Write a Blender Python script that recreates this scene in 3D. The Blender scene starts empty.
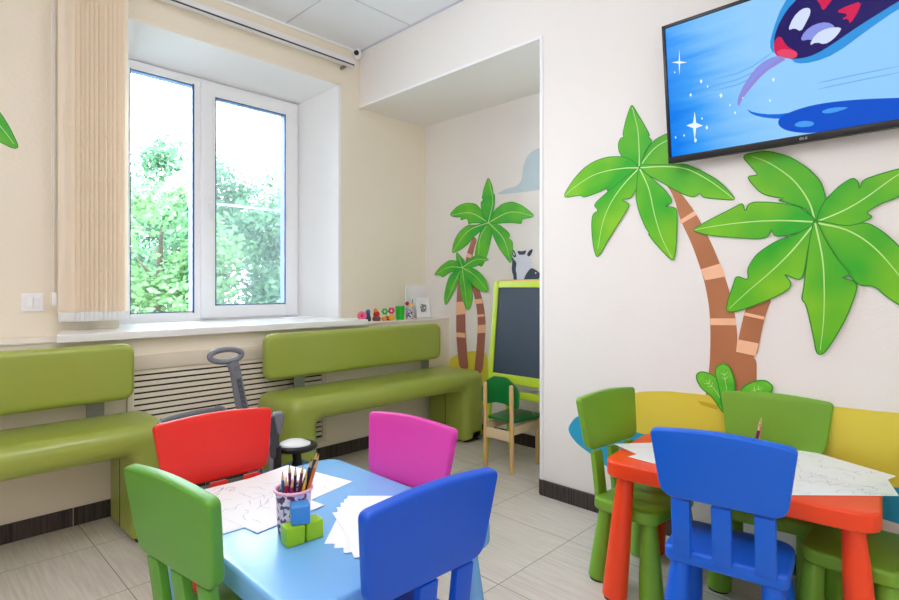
import bpy, bmesh, math, random
from mathutils import Vector, Matrix
from mathutils.geometry import tessellate_polygon
random.seed(7)
D = bpy.data
SC = bpy.context.scene
COL = SC.collection
PI = math.pi
rad = math.radians

# ------------------------------------------------------------------ camera geometry (metres)
FPX, CX, HY, EYE = 541.0, 449.5, 288.0, 1.10
YAW = rad(44.2)
FW = Vector((math.cos(YAW), math.sin(YAW), 0)); RT = Vector((math.sin(YAW), -math.cos(YAW), 0))
CAMP = Vector((0, 0, EYE))
def ray(px, py): return FW + RT*((px-CX)/FPX) + Vector((0, 0, -(py-HY)/FPX))
def hit(px, py, p0, n):
    r = ray(px, py); n = Vector(n); return CAMP + r*((Vector(p0)-CAMP).dot(n)/r.dot(n))
def gz(px, py, z): return hit(px, py, (0, 0, z), (0, 0, 1))

# ------------------------------------------------------------------ materials
def lin(c): return tuple(((v/255)/12.92 if v/255 <= .04045 else ((v/255+.055)/1.055)**2.4) for v in c)
def newmat(name):
    m = D.materials.new(name); m.use_nodes = True
    nt = m.node_tree; b = nt.nodes['Principled BSDF']
    return m, nt, b
def N(nt, t, **kw):
    n = nt.nodes.new(t)
    for k, v in kw.items(): setattr(n, k, v)
    return n
def mat(name, rgb, rough=.5, var=.04, scale=12, bump=0, bscale=80, metal=0, spec=.5, coat=0, trans=0):
    m, nt, b = newmat(name)
    tc = N(nt, 'ShaderNodeTexCoord'); nz = N(nt, 'ShaderNodeTexNoise'); nz.inputs['Scale'].default_value = scale
    nt.links.new(tc.outputs['Object'], nz.inputs['Vector'])
    mx = N(nt, 'ShaderNodeMix', data_type='RGBA')
    c = lin(rgb)
    mx.inputs[6].default_value = tuple(v*(1-var) for v in c)+(1,)
    mx.inputs[7].default_value = tuple(min(1, v*(1+var)) for v in c)+(1,)
    nt.links.new(nz.outputs['Fac'], mx.inputs[0]); nt.links.new(mx.outputs[2], b.inputs['Base Color'])
    b.inputs['Roughness'].default_value = rough; b.inputs['Metallic'].default_value = metal
    b.inputs['Specular IOR Level'].default_value = spec; b.inputs['Coat Weight'].default_value = coat
    if bump:
        n2 = N(nt, 'ShaderNodeTexNoise'); n2.inputs['Scale'].default_value = bscale; n2.inputs['Detail'].default_value = 4
        nt.links.new(tc.outputs['Object'], n2.inputs['Vector'])
        bp = N(nt, 'ShaderNodeBump'); bp.inputs['Strength'].default_value = bump; bp.inputs['Distance'].default_value = .01
        nt.links.new(n2.outputs['Fac'], bp.inputs['Height']); nt.links.new(bp.outputs[0], b.inputs['Normal'])
    return m
def emit(name, rgb, s):
    m, nt, b = newmat(name); b.inputs['Base Color'].default_value = (0, 0, 0, 1)
    b.inputs['Emission Color'].default_value = lin(rgb)+(1,); b.inputs['Emission Strength'].default_value = s
    b.inputs['Roughness'].default_value = .3; b.inputs['Specular IOR Level'].default_value = .12
    return m

M = {}
M['wall'] = mat('cream_wall_paint', (241, 237, 233), .75, .008, 3, .08, 60)
M['wallc'] = mat('bounce_warmed_wall_paint', (242, 233, 214), .75, .008, 3, .08, 60)  # window-side walls: warm bounce light tinted into the cream paint
M['wallw'] = mat('white_reveal_paint', (246, 246, 246), .6, .01, 3)
M['skirt'] = None
M['plasticwhite'] = mat('white_plastic', (244, 245, 247), .3, .01)
M['sill'] = mat('white_sill', (246, 246, 245), .22, .01)
M['ledge'] = mat('ledge_paint', (238, 232, 222), .5, .02)
M['green_vinyl'] = mat('green_vinyl', (158, 173, 72), .29, .03, 5, .10, 14, spec=.6)
M['black_foot'] = mat('black_rubber', (28, 27, 26), .6)
M['greymetal'] = mat('grey_bracket_metal', (150, 152, 150), .42, .03, metal=.5)
M['blue'] = mat('blue_plastic', (0, 102, 226), .40, .03, 6, .04, 200)
M['bluedeep'] = mat('deep_blue_plastic', (0, 86, 214), .40, .03, 6, .04, 200)
M['lblue'] = mat('pale_blue_plastic', (122, 184, 238), .24, .03, 6, .04, 200)
M['red'] = mat('red_plastic', (238, 40, 26), .38, .03, 6, .04, 200)
M['orangered'] = mat('orange_red_plastic', (250, 72, 22), .36, .03, 6, .04, 200)
M['pink'] = mat('magenta_plastic', (228, 66, 176), .38, .03, 6, .04, 200)
M['green'] = mat('green_plastic', (118, 172, 46), .38, .03, 6, .04, 200)
M['greenshade'] = mat('shaded_green_plastic', (96, 164, 54), .38, .03, 6, .04, 200)  # the chair green again, with shade put into its colour
M['black'] = mat('black_plastic', (24, 24, 27), .3, .05)
M['tvback'] = mat('black_casing', (20, 20, 22), .45)
M['dgrey'] = mat('dark_grey_plastic', (70, 72, 80), .35, .04)
M['mgrey'] = mat('grey_plastic', (122, 126, 134), .38, .05)
M['engrave'] = mat('dark_engraving', (80, 84, 92), .5)
M['navy'] = mat('navy_plastic', (14, 26, 54), .22, .05)
M['seatblue'] = mat('steel_blue_plastic', (52, 98, 150), .28, .05)
M['paper'] = mat('white_paper', (246, 246, 248), .8, .01)
M['ink'] = mat('black_ink', (60, 60, 66), .8)
M['inkl'] = mat('faint_ink', (176, 178, 184), .8)
M['wood'] = mat('pine_wood', (214, 176, 118), .5, .08, 30)
M['woodp'] = mat('pale_plywood', (226, 204, 166), .5, .06, 30)
M['dkgreen'] = mat('dark_green_paint', (0, 112, 48), .3, .04)
M['lime'] = mat('lime_paint', (190, 216, 50), .4, .04)
M['board'] = mat('chalkboard', (48, 62, 80), .55, .14, 5)
M['teal'] = mat('teal_plastic', (16, 108, 96), .4)
M['cubeblue'] = mat('blue_block_paint', (66, 146, 220), .4)
M['cubegreen'] = mat('lime_block_paint', (160, 212, 22), .4)
M['cuppink'] = mat('pink_rim', (236, 180, 206), .4)
M['track'] = mat('white_track', (236, 234, 232), .35, .01)
M['slot'] = mat('dark_slot', (60, 66, 78), .6)
M['lvr'] = mat('cream_louvre', (226, 216, 196), .5, .02)
M['gap'] = mat('dark_gap', (50, 42, 34), .8)
M['bark'] = mat('tree_bark', (70, 60, 48), .9, .2)
M['trim'] = mat('white_corner_trim', (248, 248, 248), .45, .01)
M['weight'] = mat('clear_white_weight', (232, 236, 236), .3)
M['tile_ceiling'] = None

def floor_mat():
    m, nt, b = newmat('streaked_porcelain_tiles')
    tc = N(nt, 'ShaderNodeTexCoord'); sx = N(nt, 'ShaderNodeSeparateXYZ'); nt.links.new(tc.outputs['Object'], sx.inputs[0])
    def math_(op, a, b2=None, clamp=False):
        n = N(nt, 'ShaderNodeMath', operation=op); n.use_clamp = clamp
        for i, v in enumerate((a, b2)):
            if v is None: continue
            if isinstance(v, (int, float)): n.inputs[i].default_value = v
            else: nt.links.new(v, n.inputs[i])
        return n.outputs[0]
    def joint(o, off, size, w):
        u = math_('DIVIDE', math_('SUBTRACT', o, off), size)
        fr = math_('FRACT', u); d = math_('MULTIPLY', math_('MINIMUM', fr, math_('SUBTRACT', 1.0, fr)), size)
        return math_('LESS_THAN', d, w), math_('FLOOR', u)
    jx, ix = joint(sx.outputs[0], 1.567, .484, .0016); jy, iy = joint(sx.outputs[1], 1.27, .475, .0016)
    jt = math_('MAXIMUM', jx, jy)
    mp = N(nt, 'ShaderNodeMapping'); nt.links.new(tc.outputs['Object'], mp.inputs[0]); mp.inputs['Scale'].default_value = (110, 5, 1)
    cb = N(nt, 'ShaderNodeCombineXYZ'); nt.links.new(math_('MULTIPLY', ix, 7.3), cb.inputs[0]); nt.links.new(math_('MULTIPLY', iy, 3.7), cb.inputs[2])
    ad = N(nt, 'ShaderNodeVectorMath', operation='ADD'); nt.links.new(mp.outputs[0], ad.inputs[0]); nt.links.new(cb.outputs[0], ad.inputs[1])
    nz = N(nt, 'ShaderNodeTexNoise'); nz.inputs['Scale'].default_value = 1; nz.inputs['Detail'].default_value = 5; nt.links.new(ad.outputs[0], nz.inputs['Vector'])
    wn = N(nt, 'ShaderNodeTexWhiteNoise'); nt.links.new(cb.outputs[0], wn.inputs['Vector'])
    cr = N(nt, 'ShaderNodeValToRGB'); cr.color_ramp.elements[0].position = .3; cr.color_ramp.elements[1].position = .7
    cr.color_ramp.elements[0].color = lin((204, 196, 184))+(1,); cr.color_ramp.elements[1].color = lin((224, 218, 208))+(1,)
    nt.links.new(nz.outputs['Fac'], cr.inputs[0])
    br = N(nt, 'ShaderNodeHueSaturation'); nt.links.new(cr.outputs[0], br.inputs['Color'])
    nt.links.new(math_('ADD', math_('MULTIPLY', wn.outputs['Value'], .06), .97), br.inputs['Value'])
    mx = N(nt, 'ShaderNodeMix', data_type='RGBA'); nt.links.new(jt, mx.inputs[0]); nt.links.new(br.outputs[0], mx.inputs[6]); mx.inputs[7].default_value = lin((132, 124, 112))+(1,)
    nt.links.new(mx.outputs[2], b.inputs['Base Color']); b.inputs['Roughness'].default_value = .38
    bp = N(nt, 'ShaderNodeBump'); bp.inputs['Strength'].default_value = .15; bp.inputs['Distance'].default_value = .004
    nt.links.new(nz.outputs['Fac'], bp.inputs['Height']); nt.links.new(bp.outputs[0], b.inputs['Normal'])
    return m
def skirt_mat():
    m, nt, b = newmat('dark_wenge_tile')
    tc = N(nt, 'ShaderNodeTexCoord'); mp = N(nt, 'ShaderNodeMapping'); mp.inputs['Scale'].default_value = (140, 140, 4)
    nt.links.new(tc.outputs['Object'], mp.inputs[0])
    nz = N(nt, 'ShaderNodeTexNoise'); nz.inputs['Scale'].default_value = 1; nt.links.new(mp.outputs[0], nz.inputs['Vector'])
    cr = N(nt, 'ShaderNodeValToRGB'); cr.color_ramp.elements[0].position = .35; cr.color_ramp.elements[1].position = .65
    cr.color_ramp.elements[0].color = lin((38, 32, 30))+(1,); cr.color_ramp.elements[1].color = lin((82, 72, 68))+(1,)
    nt.links.new(nz.outputs['Fac'], cr.inputs[0]); nt.links.new(cr.outputs[0], b.inputs['Base Color']); b.inputs['Roughness'].default_value = .5
    return m
def glass_mat(name, tint, gl):
    m = D.materials.new(name); m.use_nodes = True; nt = m.node_tree; nt.nodes.clear()
    o = N(nt, 'ShaderNodeOutputMaterial'); t = N(nt, 'ShaderNodeBsdfTransparent'); g = N(nt, 'ShaderNodeBsdfGlossy'); mx = N(nt, 'ShaderNodeMixShader')
    t.inputs[0].default_value = tint+(1,); g.inputs['Roughness'].default_value = .03
    fr = N(nt, 'ShaderNodeFresnel'); fr.inputs[0].default_value = 1.4
    nt.links.new(fr.outputs[0], mx.inputs[0]); nt.links.new(t.outputs[0], mx.inputs[1]); nt.links.new(g.outputs[0], mx.inputs[2]); nt.links.new(mx.outputs[0], o.inputs[0])
    return m
def mesh_screen_mat():
    m = D.materials.new('insect_screen_mesh'); m.use_nodes = True; nt = m.node_tree; nt.nodes.clear()
    o = N(nt, 'ShaderNodeOutputMaterial'); t = N(nt, 'ShaderNodeBsdfTransparent'); g = N(nt, 'ShaderNodeBsdfDiffuse'); mx = N(nt, 'ShaderNodeMixShader')
    tr = N(nt, 'ShaderNodeBsdfTranslucent'); tr.inputs[0].default_value = (.07, .08, .085, 1)
    g.inputs[0].default_value = (.24, .27, .28, 1); mx.inputs[0].default_value = .22
    m2 = N(nt, 'ShaderNodeMixShader'); m2.inputs[0].default_value = .5; nt.links.new(g.outputs[0], m2.inputs[1]); nt.links.new(tr.outputs[0], m2.inputs[2])
    nt.links.new(t.outputs[0], mx.inputs[1]); nt.links.new(m2.outputs[0], mx.inputs[2]); nt.links.new(mx.outputs[0], o.inputs[0])
    return m
def ceil_mat():
    m, nt, b = newmat('ceiling_tiles')
    nz = N(nt, 'ShaderNodeTexNoise'); nz.inputs['Scale'].default_value = 150
    tc = N(nt, 'ShaderNodeTexCoord'); nt.links.new(tc.outputs['Object'], nz.inputs['Vector'])
    bp = N(nt, 'ShaderNodeBump'); bp.inputs['Strength'].default_value = .1; bp.inputs['Distance'].default_value = .003
    nt.links.new(nz.outputs['Fac'], bp.inputs['Height']); nt.links.new(bp.outputs[0], b.inputs['Normal'])
    b.inputs['Base Color'].default_value = lin((240, 243, 248))+(1,); b.inputs['Roughness'].default_value = .8
    return m
def blind_mat():
    m = D.materials.new('peach_blind_fabric'); m.use_nodes = True; nt = m.node_tree
    b = nt.nodes['Principled BSDF']; o = nt.nodes['Material Output']
    b.inputs['Base Color'].default_value = lin((255, 248, 235))+(1,); b.inputs['Roughness'].default_value = .8
    tr = N(nt, 'ShaderNodeBsdfTranslucent'); tr.inputs[0].default_value = lin((255, 241, 219))+(1,)
    mx = N(nt, 'ShaderNodeMixShader'); mx.inputs[0].default_value = .35
    wv = N(nt, 'ShaderNodeTexNoise'); wv.inputs['Scale'].default_value = 300
    bp = N(nt, 'ShaderNodeBump'); bp.inputs['Strength'].default_value = .1; nt.links.new(wv.outputs['Fac'], bp.inputs['Height']); nt.links.new(bp.outputs[0], b.inputs['Normal'])
    nt.links.new(b.outputs[0], mx.inputs[1]); nt.links.new(tr.outputs[0], mx.inputs[2]); nt.links.new(mx.outputs[0], o.inputs[0])
    return m
def leaf_mat(name, c1, c2):
    m = D.materials.new(name); m.use_nodes = True; nt = m.node_tree
    b = nt.nodes['Principled BSDF']; o = nt.nodes['Material Output']
    nz = N(nt, 'ShaderNodeTexNoise'); nz.inputs['Scale'].default_value = 2.5
    tc = N(nt, 'ShaderNodeTexCoord'); nt.links.new(tc.outputs['Object'], nz.inputs['Vector'])
    cr = N(nt, 'ShaderNodeValToRGB'); cr.color_ramp.elements[0].position = .35; cr.color_ramp.elements[1].position = .65
    cr.color_ramp.elements[0].color = lin(c1)+(1,); cr.color_ramp.elements[1].color = lin(c2)+(1,)
    nt.links.new(nz.outputs['Fac'], cr.inputs[0]); nt.links.new(cr.outputs[0], b.inputs['Base Color']); b.inputs['Roughness'].default_value = .5
    tr = N(nt, 'ShaderNodeBsdfTranslucent'); nt.links.new(cr.outputs[0], tr.inputs[0])
    mx = N(nt, 'ShaderNodeMixShader'); mx.inputs[0].default_value = .45
    nt.links.new(b.outputs[0], mx.inputs[1]); nt.links.new(tr.outputs[0], mx.inputs[2]); nt.links.new(mx.outputs[0], o.inputs[0])
    return m
def print_mat(name, c1, c2, R, rough=.45, nscale=2.2):
    """printed artwork: colour changes from the middle of the palm to the frond tips"""
    m, nt, b = newmat(name)
    tc = N(nt, 'ShaderNodeTexCoord'); ln = N(nt, 'ShaderNodeVectorMath', operation='LENGTH'); nt.links.new(tc.outputs['Object'], ln.inputs[0])
    nz = N(nt, 'ShaderNodeTexNoise'); nz.inputs['Scale'].default_value = nscale/R; nz.inputs['Detail'].default_value = 1; nt.links.new(tc.outputs['Object'], nz.inputs['Vector'])
    mr = N(nt, 'ShaderNodeMapRange'); nt.links.new(ln.outputs['Value'], mr.inputs[0]); mr.inputs[1].default_value = .1*R; mr.inputs[2].default_value = R; mr.inputs[3].default_value = 0; mr.inputs[4].default_value = .55
    ad = N(nt, 'ShaderNodeMath', operation='MULTIPLY_ADD'); nt.links.new(nz.outputs['Fac'], ad.inputs[0]); ad.inputs[1].default_value = 1.7; nt.links.new(mr.outputs[0], ad.inputs[2])
    sb = N(nt, 'ShaderNodeMath', operation='SUBTRACT'); sb.use_clamp = True; nt.links.new(ad.outputs[0], sb.inputs[0]); sb.inputs[1].default_value = .72
    mx = N(nt, 'ShaderNodeMix', data_type='RGBA'); mx.inputs[6].default_value = lin(c1)+(1,); mx.inputs[7].default_value = lin(c2)+(1,)
    nt.links.new(sb.outputs[0], mx.inputs[0]); nt.links.new(mx.outputs[2], b.inputs['Base Color']); b.inputs['Roughness'].default_value = rough
    return m
def cup_mat():
    m, nt, b = newmat('patterned_cup_print')
    tc = N(nt, 'ShaderNodeTexCoord'); v = N(nt, 'ShaderNodeTexVoronoi'); v.inputs['Scale'].default_value = 120; nt.links.new(tc.outputs['Object'], v.inputs['Vector'])
    cr = N(nt, 'ShaderNodeValToRGB'); cr.color_ramp.interpolation = 'CONSTANT'
    e = cr.color_ramp.elements; e[0].position = 0; e[0].color = lin((120, 60, 110))+(1,); e[1].position = .26; e[1].color = lin((96, 96, 150))+(1,)
    x = e.new(.40); x.color = lin((226, 214, 240))+(1,); x = e.new(.8); x.color = lin((240, 228, 244))+(1,)
    sp = N(nt, 'ShaderNodeSeparateColor'); nt.links.new(v.outputs['Color'], sp.inputs[0])
    nt.links.new(sp.outputs[0], cr.inputs[0]); nt.links.new(cr.outputs[0], b.inputs['Base Color']); b.inputs['Roughness'].default_value = .4
    return m
def screen_mat():
    m, nt, b = newmat('screen_picture_water')
    tc = N(nt, 'ShaderNodeTexCoord'); sp = N(nt, 'ShaderNodeSeparateXYZ'); nt.links.new(tc.outputs['Object'], sp.inputs[0])
    # local x runs 0..W along the screen, z runs 0..H up it
    g = N(nt, 'ShaderNodeMath', operation='MULTIPLY_ADD'); nt.links.new(sp.outputs[0], g.inputs[0]); g.inputs[1].default_value = 2.6
    g2 = N(nt, 'ShaderNodeMath', operation='MULTIPLY'); nt.links.new(sp.outputs[2], g2.inputs[0]); g2.inputs[1].default_value = .55; nt.links.new(g2.outputs[0], g.inputs[2])
    mp = N(nt, 'ShaderNodeMapping'); mp.inputs['Scale'].default_value = (1.6, 1, 14); mp.inputs['Rotation'].default_value = (0, .12, 0); nt.links.new(tc.outputs['Object'], mp.inputs[0])
    nz = N(nt, 'ShaderNodeTexNoise'); nz.inputs['Scale'].default_value = 1.6; nz.inputs['Detail'].default_value = 4; nt.links.new(mp.outputs[0], nz.inputs['Vector'])
    ad = N(nt, 'ShaderNodeMath', operation='MULTIPLY_ADD'); nt.links.new(nz.outputs['Fac'], ad.inputs[0]); ad.inputs[1].default_value = .7; nt.links.new(g.outputs[0], ad.inputs[2])
    s = N(nt, 'ShaderNodeMath', operation='SUBTRACT'); s.use_clamp = True; nt.links.new(ad.outputs[0], s.inputs[0]); s.inputs[1].default_value = .46
    cr = N(nt, 'ShaderNodeValToRGB'); e = cr.color_ramp.elements
    e[0].position = 0; e[0].color = lin((0, 126, 244))+(1,); e[1].position = 1; e[1].color = lin((150, 208, 255))+(1,)
    x = e.new(.3); x.color = lin((56, 160, 250))+(1,); x = e.new(.62); x.color = lin((124, 194, 253))+(1,)
    nt.links.new(s.outputs[0], cr.inputs[0]); b.inputs['Base Color'].default_value = (0, 0, 0, 1)
    nt.links.new(cr.outputs[0], b.inputs['Emission Color']); b.inputs['Emission Strength'].default_value = SCREEN; b.inputs['Roughness'].default_value = .3; b.inputs['Specular IOR Level'].default_value = .12
    return m
SCREEN = .47
M['floor'] = floor_mat(); M['skirt'] = skirt_mat(); M['tile_ceiling'] = ceil_mat()
M['grid'] = mat('white_ceiling_grid', (206, 212, 222), .5, .01)
M['glass'] = glass_mat('clear_glass', (.97, .985, .98), 0); M['screenmesh'] = mesh_screen_mat(); M['blind'] = blind_mat(); M['cup'] = cup_mat()
M['sealing'] = mat('grey_seal', (66, 88, 124), .5)
M['lamp'] = emit('added_lamp_diffuser', (252, 246, 250), 1.0)  # glow of the added lamps that hang out of view

# ------------------------------------------------------------------ mesh helpers
class MB:
    """collects shapes into one mesh; each shape may use its own material slot"""
    def __init__(s): s.bm = bmesh.new(); s.mats = []
    def mi(s, m):
        if m not in s.mats: s.mats.append(m)
        return s.mats.index(m)
    def add(s, vs, fs, m, smooth=False, T=None):
        k = s.mi(m); bv = [s.bm.verts.new((T @ Vector(v)) if T else v) for v in vs]
        for f in fs:
            try: fc = s.bm.faces.new([bv[i] for i in f]); fc.material_index = k; fc.smooth = smooth
            except ValueError: pass
        return s
    def box(s, c, d, m, T=None, bev=0, rz=0):
        b = bmesh.new(); bmesh.ops.create_cube(b, size=1)
        for v in b.verts: v.co = Vector((v.co.x*d[0], v.co.y*d[1], v.co.z*d[2]))
        if bev: bmesh.ops.bevel(b, geom=list(b.edges), offset=bev, segments=3, profile=.5, affect='EDGES')
        A = Matrix.Translation(c) @ Matrix.Rotation(rz, 4, 'Z')
        if T: A = T @ A
        b.verts.ensure_lookup_table(); vs = [A @ v.co for v in b.verts]; fs = [[v.index for v in f.verts] for f in b.faces]
        b.free(); return s.add(vs, fs, m, bool(bev))
    def tube(s, pts, rs, m, n=14, T=None, cap=True, flat=1.0, closed=False):
        pts = [Vector(p) for p in pts]
        if isinstance(rs, (int, float)): rs = [rs]*len(pts)
        vs = []; fs = []; L = len(pts); up = None
        for i, p in enumerate(pts):
            if closed: t = (pts[(i+1) % L]-pts[i-1]).normalized()
            else: t = (pts[min(i+1, L-1)]-pts[max(i-1, 0)]).normalized()
            if up is None:
                a = Vector((0, 0, 1)) if abs(t.z) < .9 else Vector((1, 0, 0)); u = t.cross(a).normalized()
            else: u = (up - t*up.dot(t)).normalized()
            up = u; w = t.cross(u)
            for k in range(n):
                an = 2*PI*k/n; vs.append(p + u*(math.cos(an)*rs[i]) + w*(math.sin(an)*rs[i]*flat))
        for i in range(L if closed else L-1):
            j = (i+1) % L
            for k in range(n): fs.append((i*n+k, i*n+(k+1) % n, j*n+(k+1) % n, j*n+k))
        if cap and not closed: fs.append(tuple(range(n))[::-1]); fs.append(tuple((L-1)*n+k for k in range(n)))
        return s.add(vs, fs, m, True, T)
    def lathe(s, prof, m, n=24, T=None):
        vs = []; fs = []
        for r, z in prof:
            for k in range(n): vs.append((r*math.cos(2*PI*k/n), r*math.sin(2*PI*k/n), z))
        for i in range(len(prof)-1):
            for k in range(n): fs.append((i*n+k, i*n+(k+1) % n, (i+1)*n+(k+1) % n, (i+1)*n+k))
        fs.append(tuple(range(n))[::-1]); fs.append(tuple((len(prof)-1)*n+k for k in range(n)))
        return s.add(vs, fs, m, True, T)
    def plate(s, out, t, r, m, T=None, steps=4):
        """outline (x,y) made into a slab 0..t with rims rounded by r"""
        if area(out) < 0: out = out[::-1]
        rings = []
        for k in range(steps+1):
            a = PI/2*k/steps; rings.append((r*(1-math.sin(a)), r*(1-math.cos(a))))
        prof = [(o, z) for o, z in rings] + [(o, t-z) for o, z in rings[::-1]]
        n = len(out); vs = []; fs = []; nr = offs(out)
        for o, z in prof:
            for i in range(n): vs.append((out[i][0]-nr[i][0]*o, out[i][1]-nr[i][1]*o, z))
        for j in range(len(prof)-1):
            for i in range(n): fs.append((j*n+i, j*n+(i+1) % n, (j+1)*n+(i+1) % n, (j+1)*n+i))
        L = len(prof)-1
        tri = tessellate_polygon([[Vector((*p, 0)) for p in [(v[0], v[1]) for v in vs[:n]]]])
        for a, b, c in tri: fs.append((a, b, c)); fs.append((L*n+a, L*n+b, L*n+c))
        return s.add(vs, fs, m, True, T)
    def flat(s, pts3, nrm, d0, d1, m):
        """closed outline of 3D points lying in a plane, made into a thin film between d0 and d1 along nrm"""
        nrm = Vector(nrm); P = [Vector(p) for p in pts3]; n = len(P)
        vs = [p+nrm*d0 for p in P]+[p+nrm*d1 for p in P]
        fs = [(i, (i+1) % n, n+(i+1) % n, n+i) for i in range(n)]
        for a, b, c in tessellate_polygon([P]): fs.append((n+a, n+b, n+c))
        return s.add(vs, fs, m)
    def strip(s, pts3, nrm, w, d, m, closed=False):
        nrm = Vector(nrm); P = [Vector(p) for p in pts3]; n = len(P); vs = []; fs = []
        for i, p in enumerate(P):
            t = (P[(i+1) % n]-P[i-1]) if closed else (P[min(i+1, n-1)]-P[max(i-1, 0)])
            q = t.cross(nrm); q = q.normalized() if q.length > 1e-9 else Vector((0, 0, 1))
            ww = w[i] if isinstance(w, list) else w
            vs += [p+q*ww/2+nrm*d, p-q*ww/2+nrm*d]
        for i in range(n if closed else n-1):
            j = (i+1) % n; fs.append((2*i, 2*i+1, 2*j+1, 2*j))
        return s.add(vs, fs, m)
    def build(s, name, parent=None, loc=(0, 0, 0), rotz=0, auto=True, weld=False):
        me = D.meshes.new(name)
        bmesh.ops.recalc_face_normals(s.bm, faces=list(s.bm.faces))
        s.bm.to_mesh(me); s.bm.free()
        for m in s.mats: me.materials.append(m)
        o = D.objects.new(name, me); COL.objects.link(o)
        if auto: 
            try: me.set_sharp_from_angle(angle=rad(40))
            except Exception: pass
        o.location = loc; o.rotation_euler = (0, 0, rotz)
        if parent: o.parent = parent
        return o
def area(p): return .5*sum(p[i][0]*p[(i+1) % len(p)][1]-p[(i+1) % len(p)][0]*p[i][1] for i in range(len(p)))
def offs(out):
    n = len(out); r = []
    for i in range(n):
        a, b, c = Vector(out[i-1]), Vector(out[i]), Vector(out[(i+1) % n])
        e1 = (b-a); e2 = (c-b); n1 = Vector((e1.y, -e1.x)); n2 = Vector((e2.y, -e2.x))
        n1 = n1.normalized() if n1.length > 1e-9 else n2.normalized(); n2 = n2.normalized() if n2.length > 1e-9 else n1
        q = n1+n2; q = q.normalized() if q.length > 1e-9 else n1
        r.append(q/max(.5, q.dot(n1)))
    return r
def rpoly(pts, rr, n=7):
    out = []; L = len(pts)
    if isinstance(rr, (int, float)): rr = [rr]*L
    for i in range(L):
        p = Vector(pts[i]); a = Vector(pts[i-1])-p; b = Vector(pts[(i+1) % L])-p; r = rr[i]
        if r <= 0: out.append(tuple(p)); continue
        ang = a.angle(b); d = min(r/math.tan(ang/2), a.length*.499, b.length*.499)
        A = p+a.normalized()*d; B = p+b.normalized()*d
        for k in range(n+1):
            t = k/n; q = A*(1-t)**2+p*2*t*(1-t)*.999+B*t*t
            # blend of quadratic bezier and arc: close enough to round
            out.append(tuple(q))
    return out
def chaikin(p, it=1, r=.25):
    for _ in range(it):
        q = []
        for i in range(len(p)):
            a, b = Vector(p[i]), Vector(p[(i+1) % len(p)]); q += [a.lerp(b, r), a.lerp(b, 1-r)]
        p = q
    return p
def smooth_open(p, n=5):
    P = [Vector(q) for q in p]; P = [P[0]*2-P[1]]+P+[P[-1]*2-P[-2]]; out = []
    for i in range(1, len(P)-2):
        for k in range(n):
            t = k/n; a, b, c, d = P[i-1:i+3]
            out.append(.5*((2*b)+(c-a)*t+(2*a-5*b+4*c-d)*t*t+(3*b-a-3*c+d)*t**3))
    out.append(P[-2]); return out
def tag(o, label=None, cat=None, group=None, kind=None):
    if label: o['label'] = label
    if cat: o['category'] = cat
    if group: o['group'] = group
    if kind: o['kind'] = kind
    return o
def thing(name, label, cat, loc=(0, 0, 0), rotz=0, group=None):
    o = D.objects.new(name, None); COL.objects.link(o); o.location = loc; o.rotation_euler = (0, 0, rotz); o.empty_display_size = .05
    return tag(o, label, cat, group)
def copy_tree(o, parent=None):
    c = o.copy(); COL.objects.link(c)
    if parent: c.parent = parent
    for ch in list(D.objects):
        if ch.parent == o and ch != c: copy_tree(ch, c)
    return c
def struct(name, mb, **k): return tag(mb.build(name, **k), kind='structure')

# ------------------------------------------------------------------ room shell
XR, XA, YW, YB, ZC = 2.41, 3.08, 3.28, 3.00, 2.84     # right wall, alcove wall, window wall, boxed lower wall, ceiling
XL, Y0, YE, ZB = -1.5, -1.7, 1.665, 2.435              # left wall, rear wall, end of right wall, underside of the beam
LZ = .85                                              # ledge
WX0, WX1, WZ1 = .84, 2.225, 2.557                     # recess mouth
FX0, FX1, FZ0, FZ1, FY = .93, 2.11, .88, 2.47, 3.63   # window frame
T_ = .02
def quad(mb, a, b, c, d, m): mb.add([a, b, c, d], [(0, 1, 2, 3)], m)

struct('floor', MB().box(((XL+XA)/2, (Y0+YB)/2, -.05), (XA-XL+.2, YB-Y0+.2+.0, .1), M['floor']))
# window wall with its splayed recess
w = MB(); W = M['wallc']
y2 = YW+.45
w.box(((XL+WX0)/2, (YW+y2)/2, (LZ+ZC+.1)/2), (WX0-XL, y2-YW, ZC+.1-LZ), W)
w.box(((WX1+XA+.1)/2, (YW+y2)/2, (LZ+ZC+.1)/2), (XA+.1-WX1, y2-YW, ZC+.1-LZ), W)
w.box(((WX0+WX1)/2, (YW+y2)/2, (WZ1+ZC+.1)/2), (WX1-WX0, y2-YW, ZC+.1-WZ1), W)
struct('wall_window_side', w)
w = MB()
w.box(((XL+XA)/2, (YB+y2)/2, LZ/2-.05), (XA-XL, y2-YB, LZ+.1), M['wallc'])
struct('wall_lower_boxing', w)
w = MB().box(((XL+XA)/2, (YB-.006+YW)/2, LZ+.006), (XA-XL, YW-YB+.006, .012), M['ledge'], bev=.003)
struct('trim_1', w)
w = MB(); RM = M['wallw']
for side in (0, 1):     # reveals: wedges
    a, b = (WX0, FX0) if side == 0 else (WX1, FX1)
    vs = [(a, YW-.001, LZ), (b, FY+.05, LZ), (a, FY+.05, LZ), (a, YW-.001, WZ1), (b, FY+.05, WZ1), (a, FY+.05, WZ1)]
    w.add(vs, [(0, 1, 2), (3, 4, 5), (0, 1, 4, 3), (1, 2, 5, 4), (0, 2, 5, 3)], RM)
vs = [(WX0, YW-.001, WZ1), (WX0, FY+.05, WZ1), (WX0, FY+.05, FZ1), (WX1, YW-.001, WZ1), (WX1, FY+.05, WZ1), (WX1, FY+.05, FZ1)]
w.add(vs, [(0, 1, 2), (3, 4, 5), (0, 3, 5, 2), (1, 2, 5, 4), (0, 1, 4, 3)], RM)
struct('trim_2', w)
w = MB()    # white corner bead round the recess mouth
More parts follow.
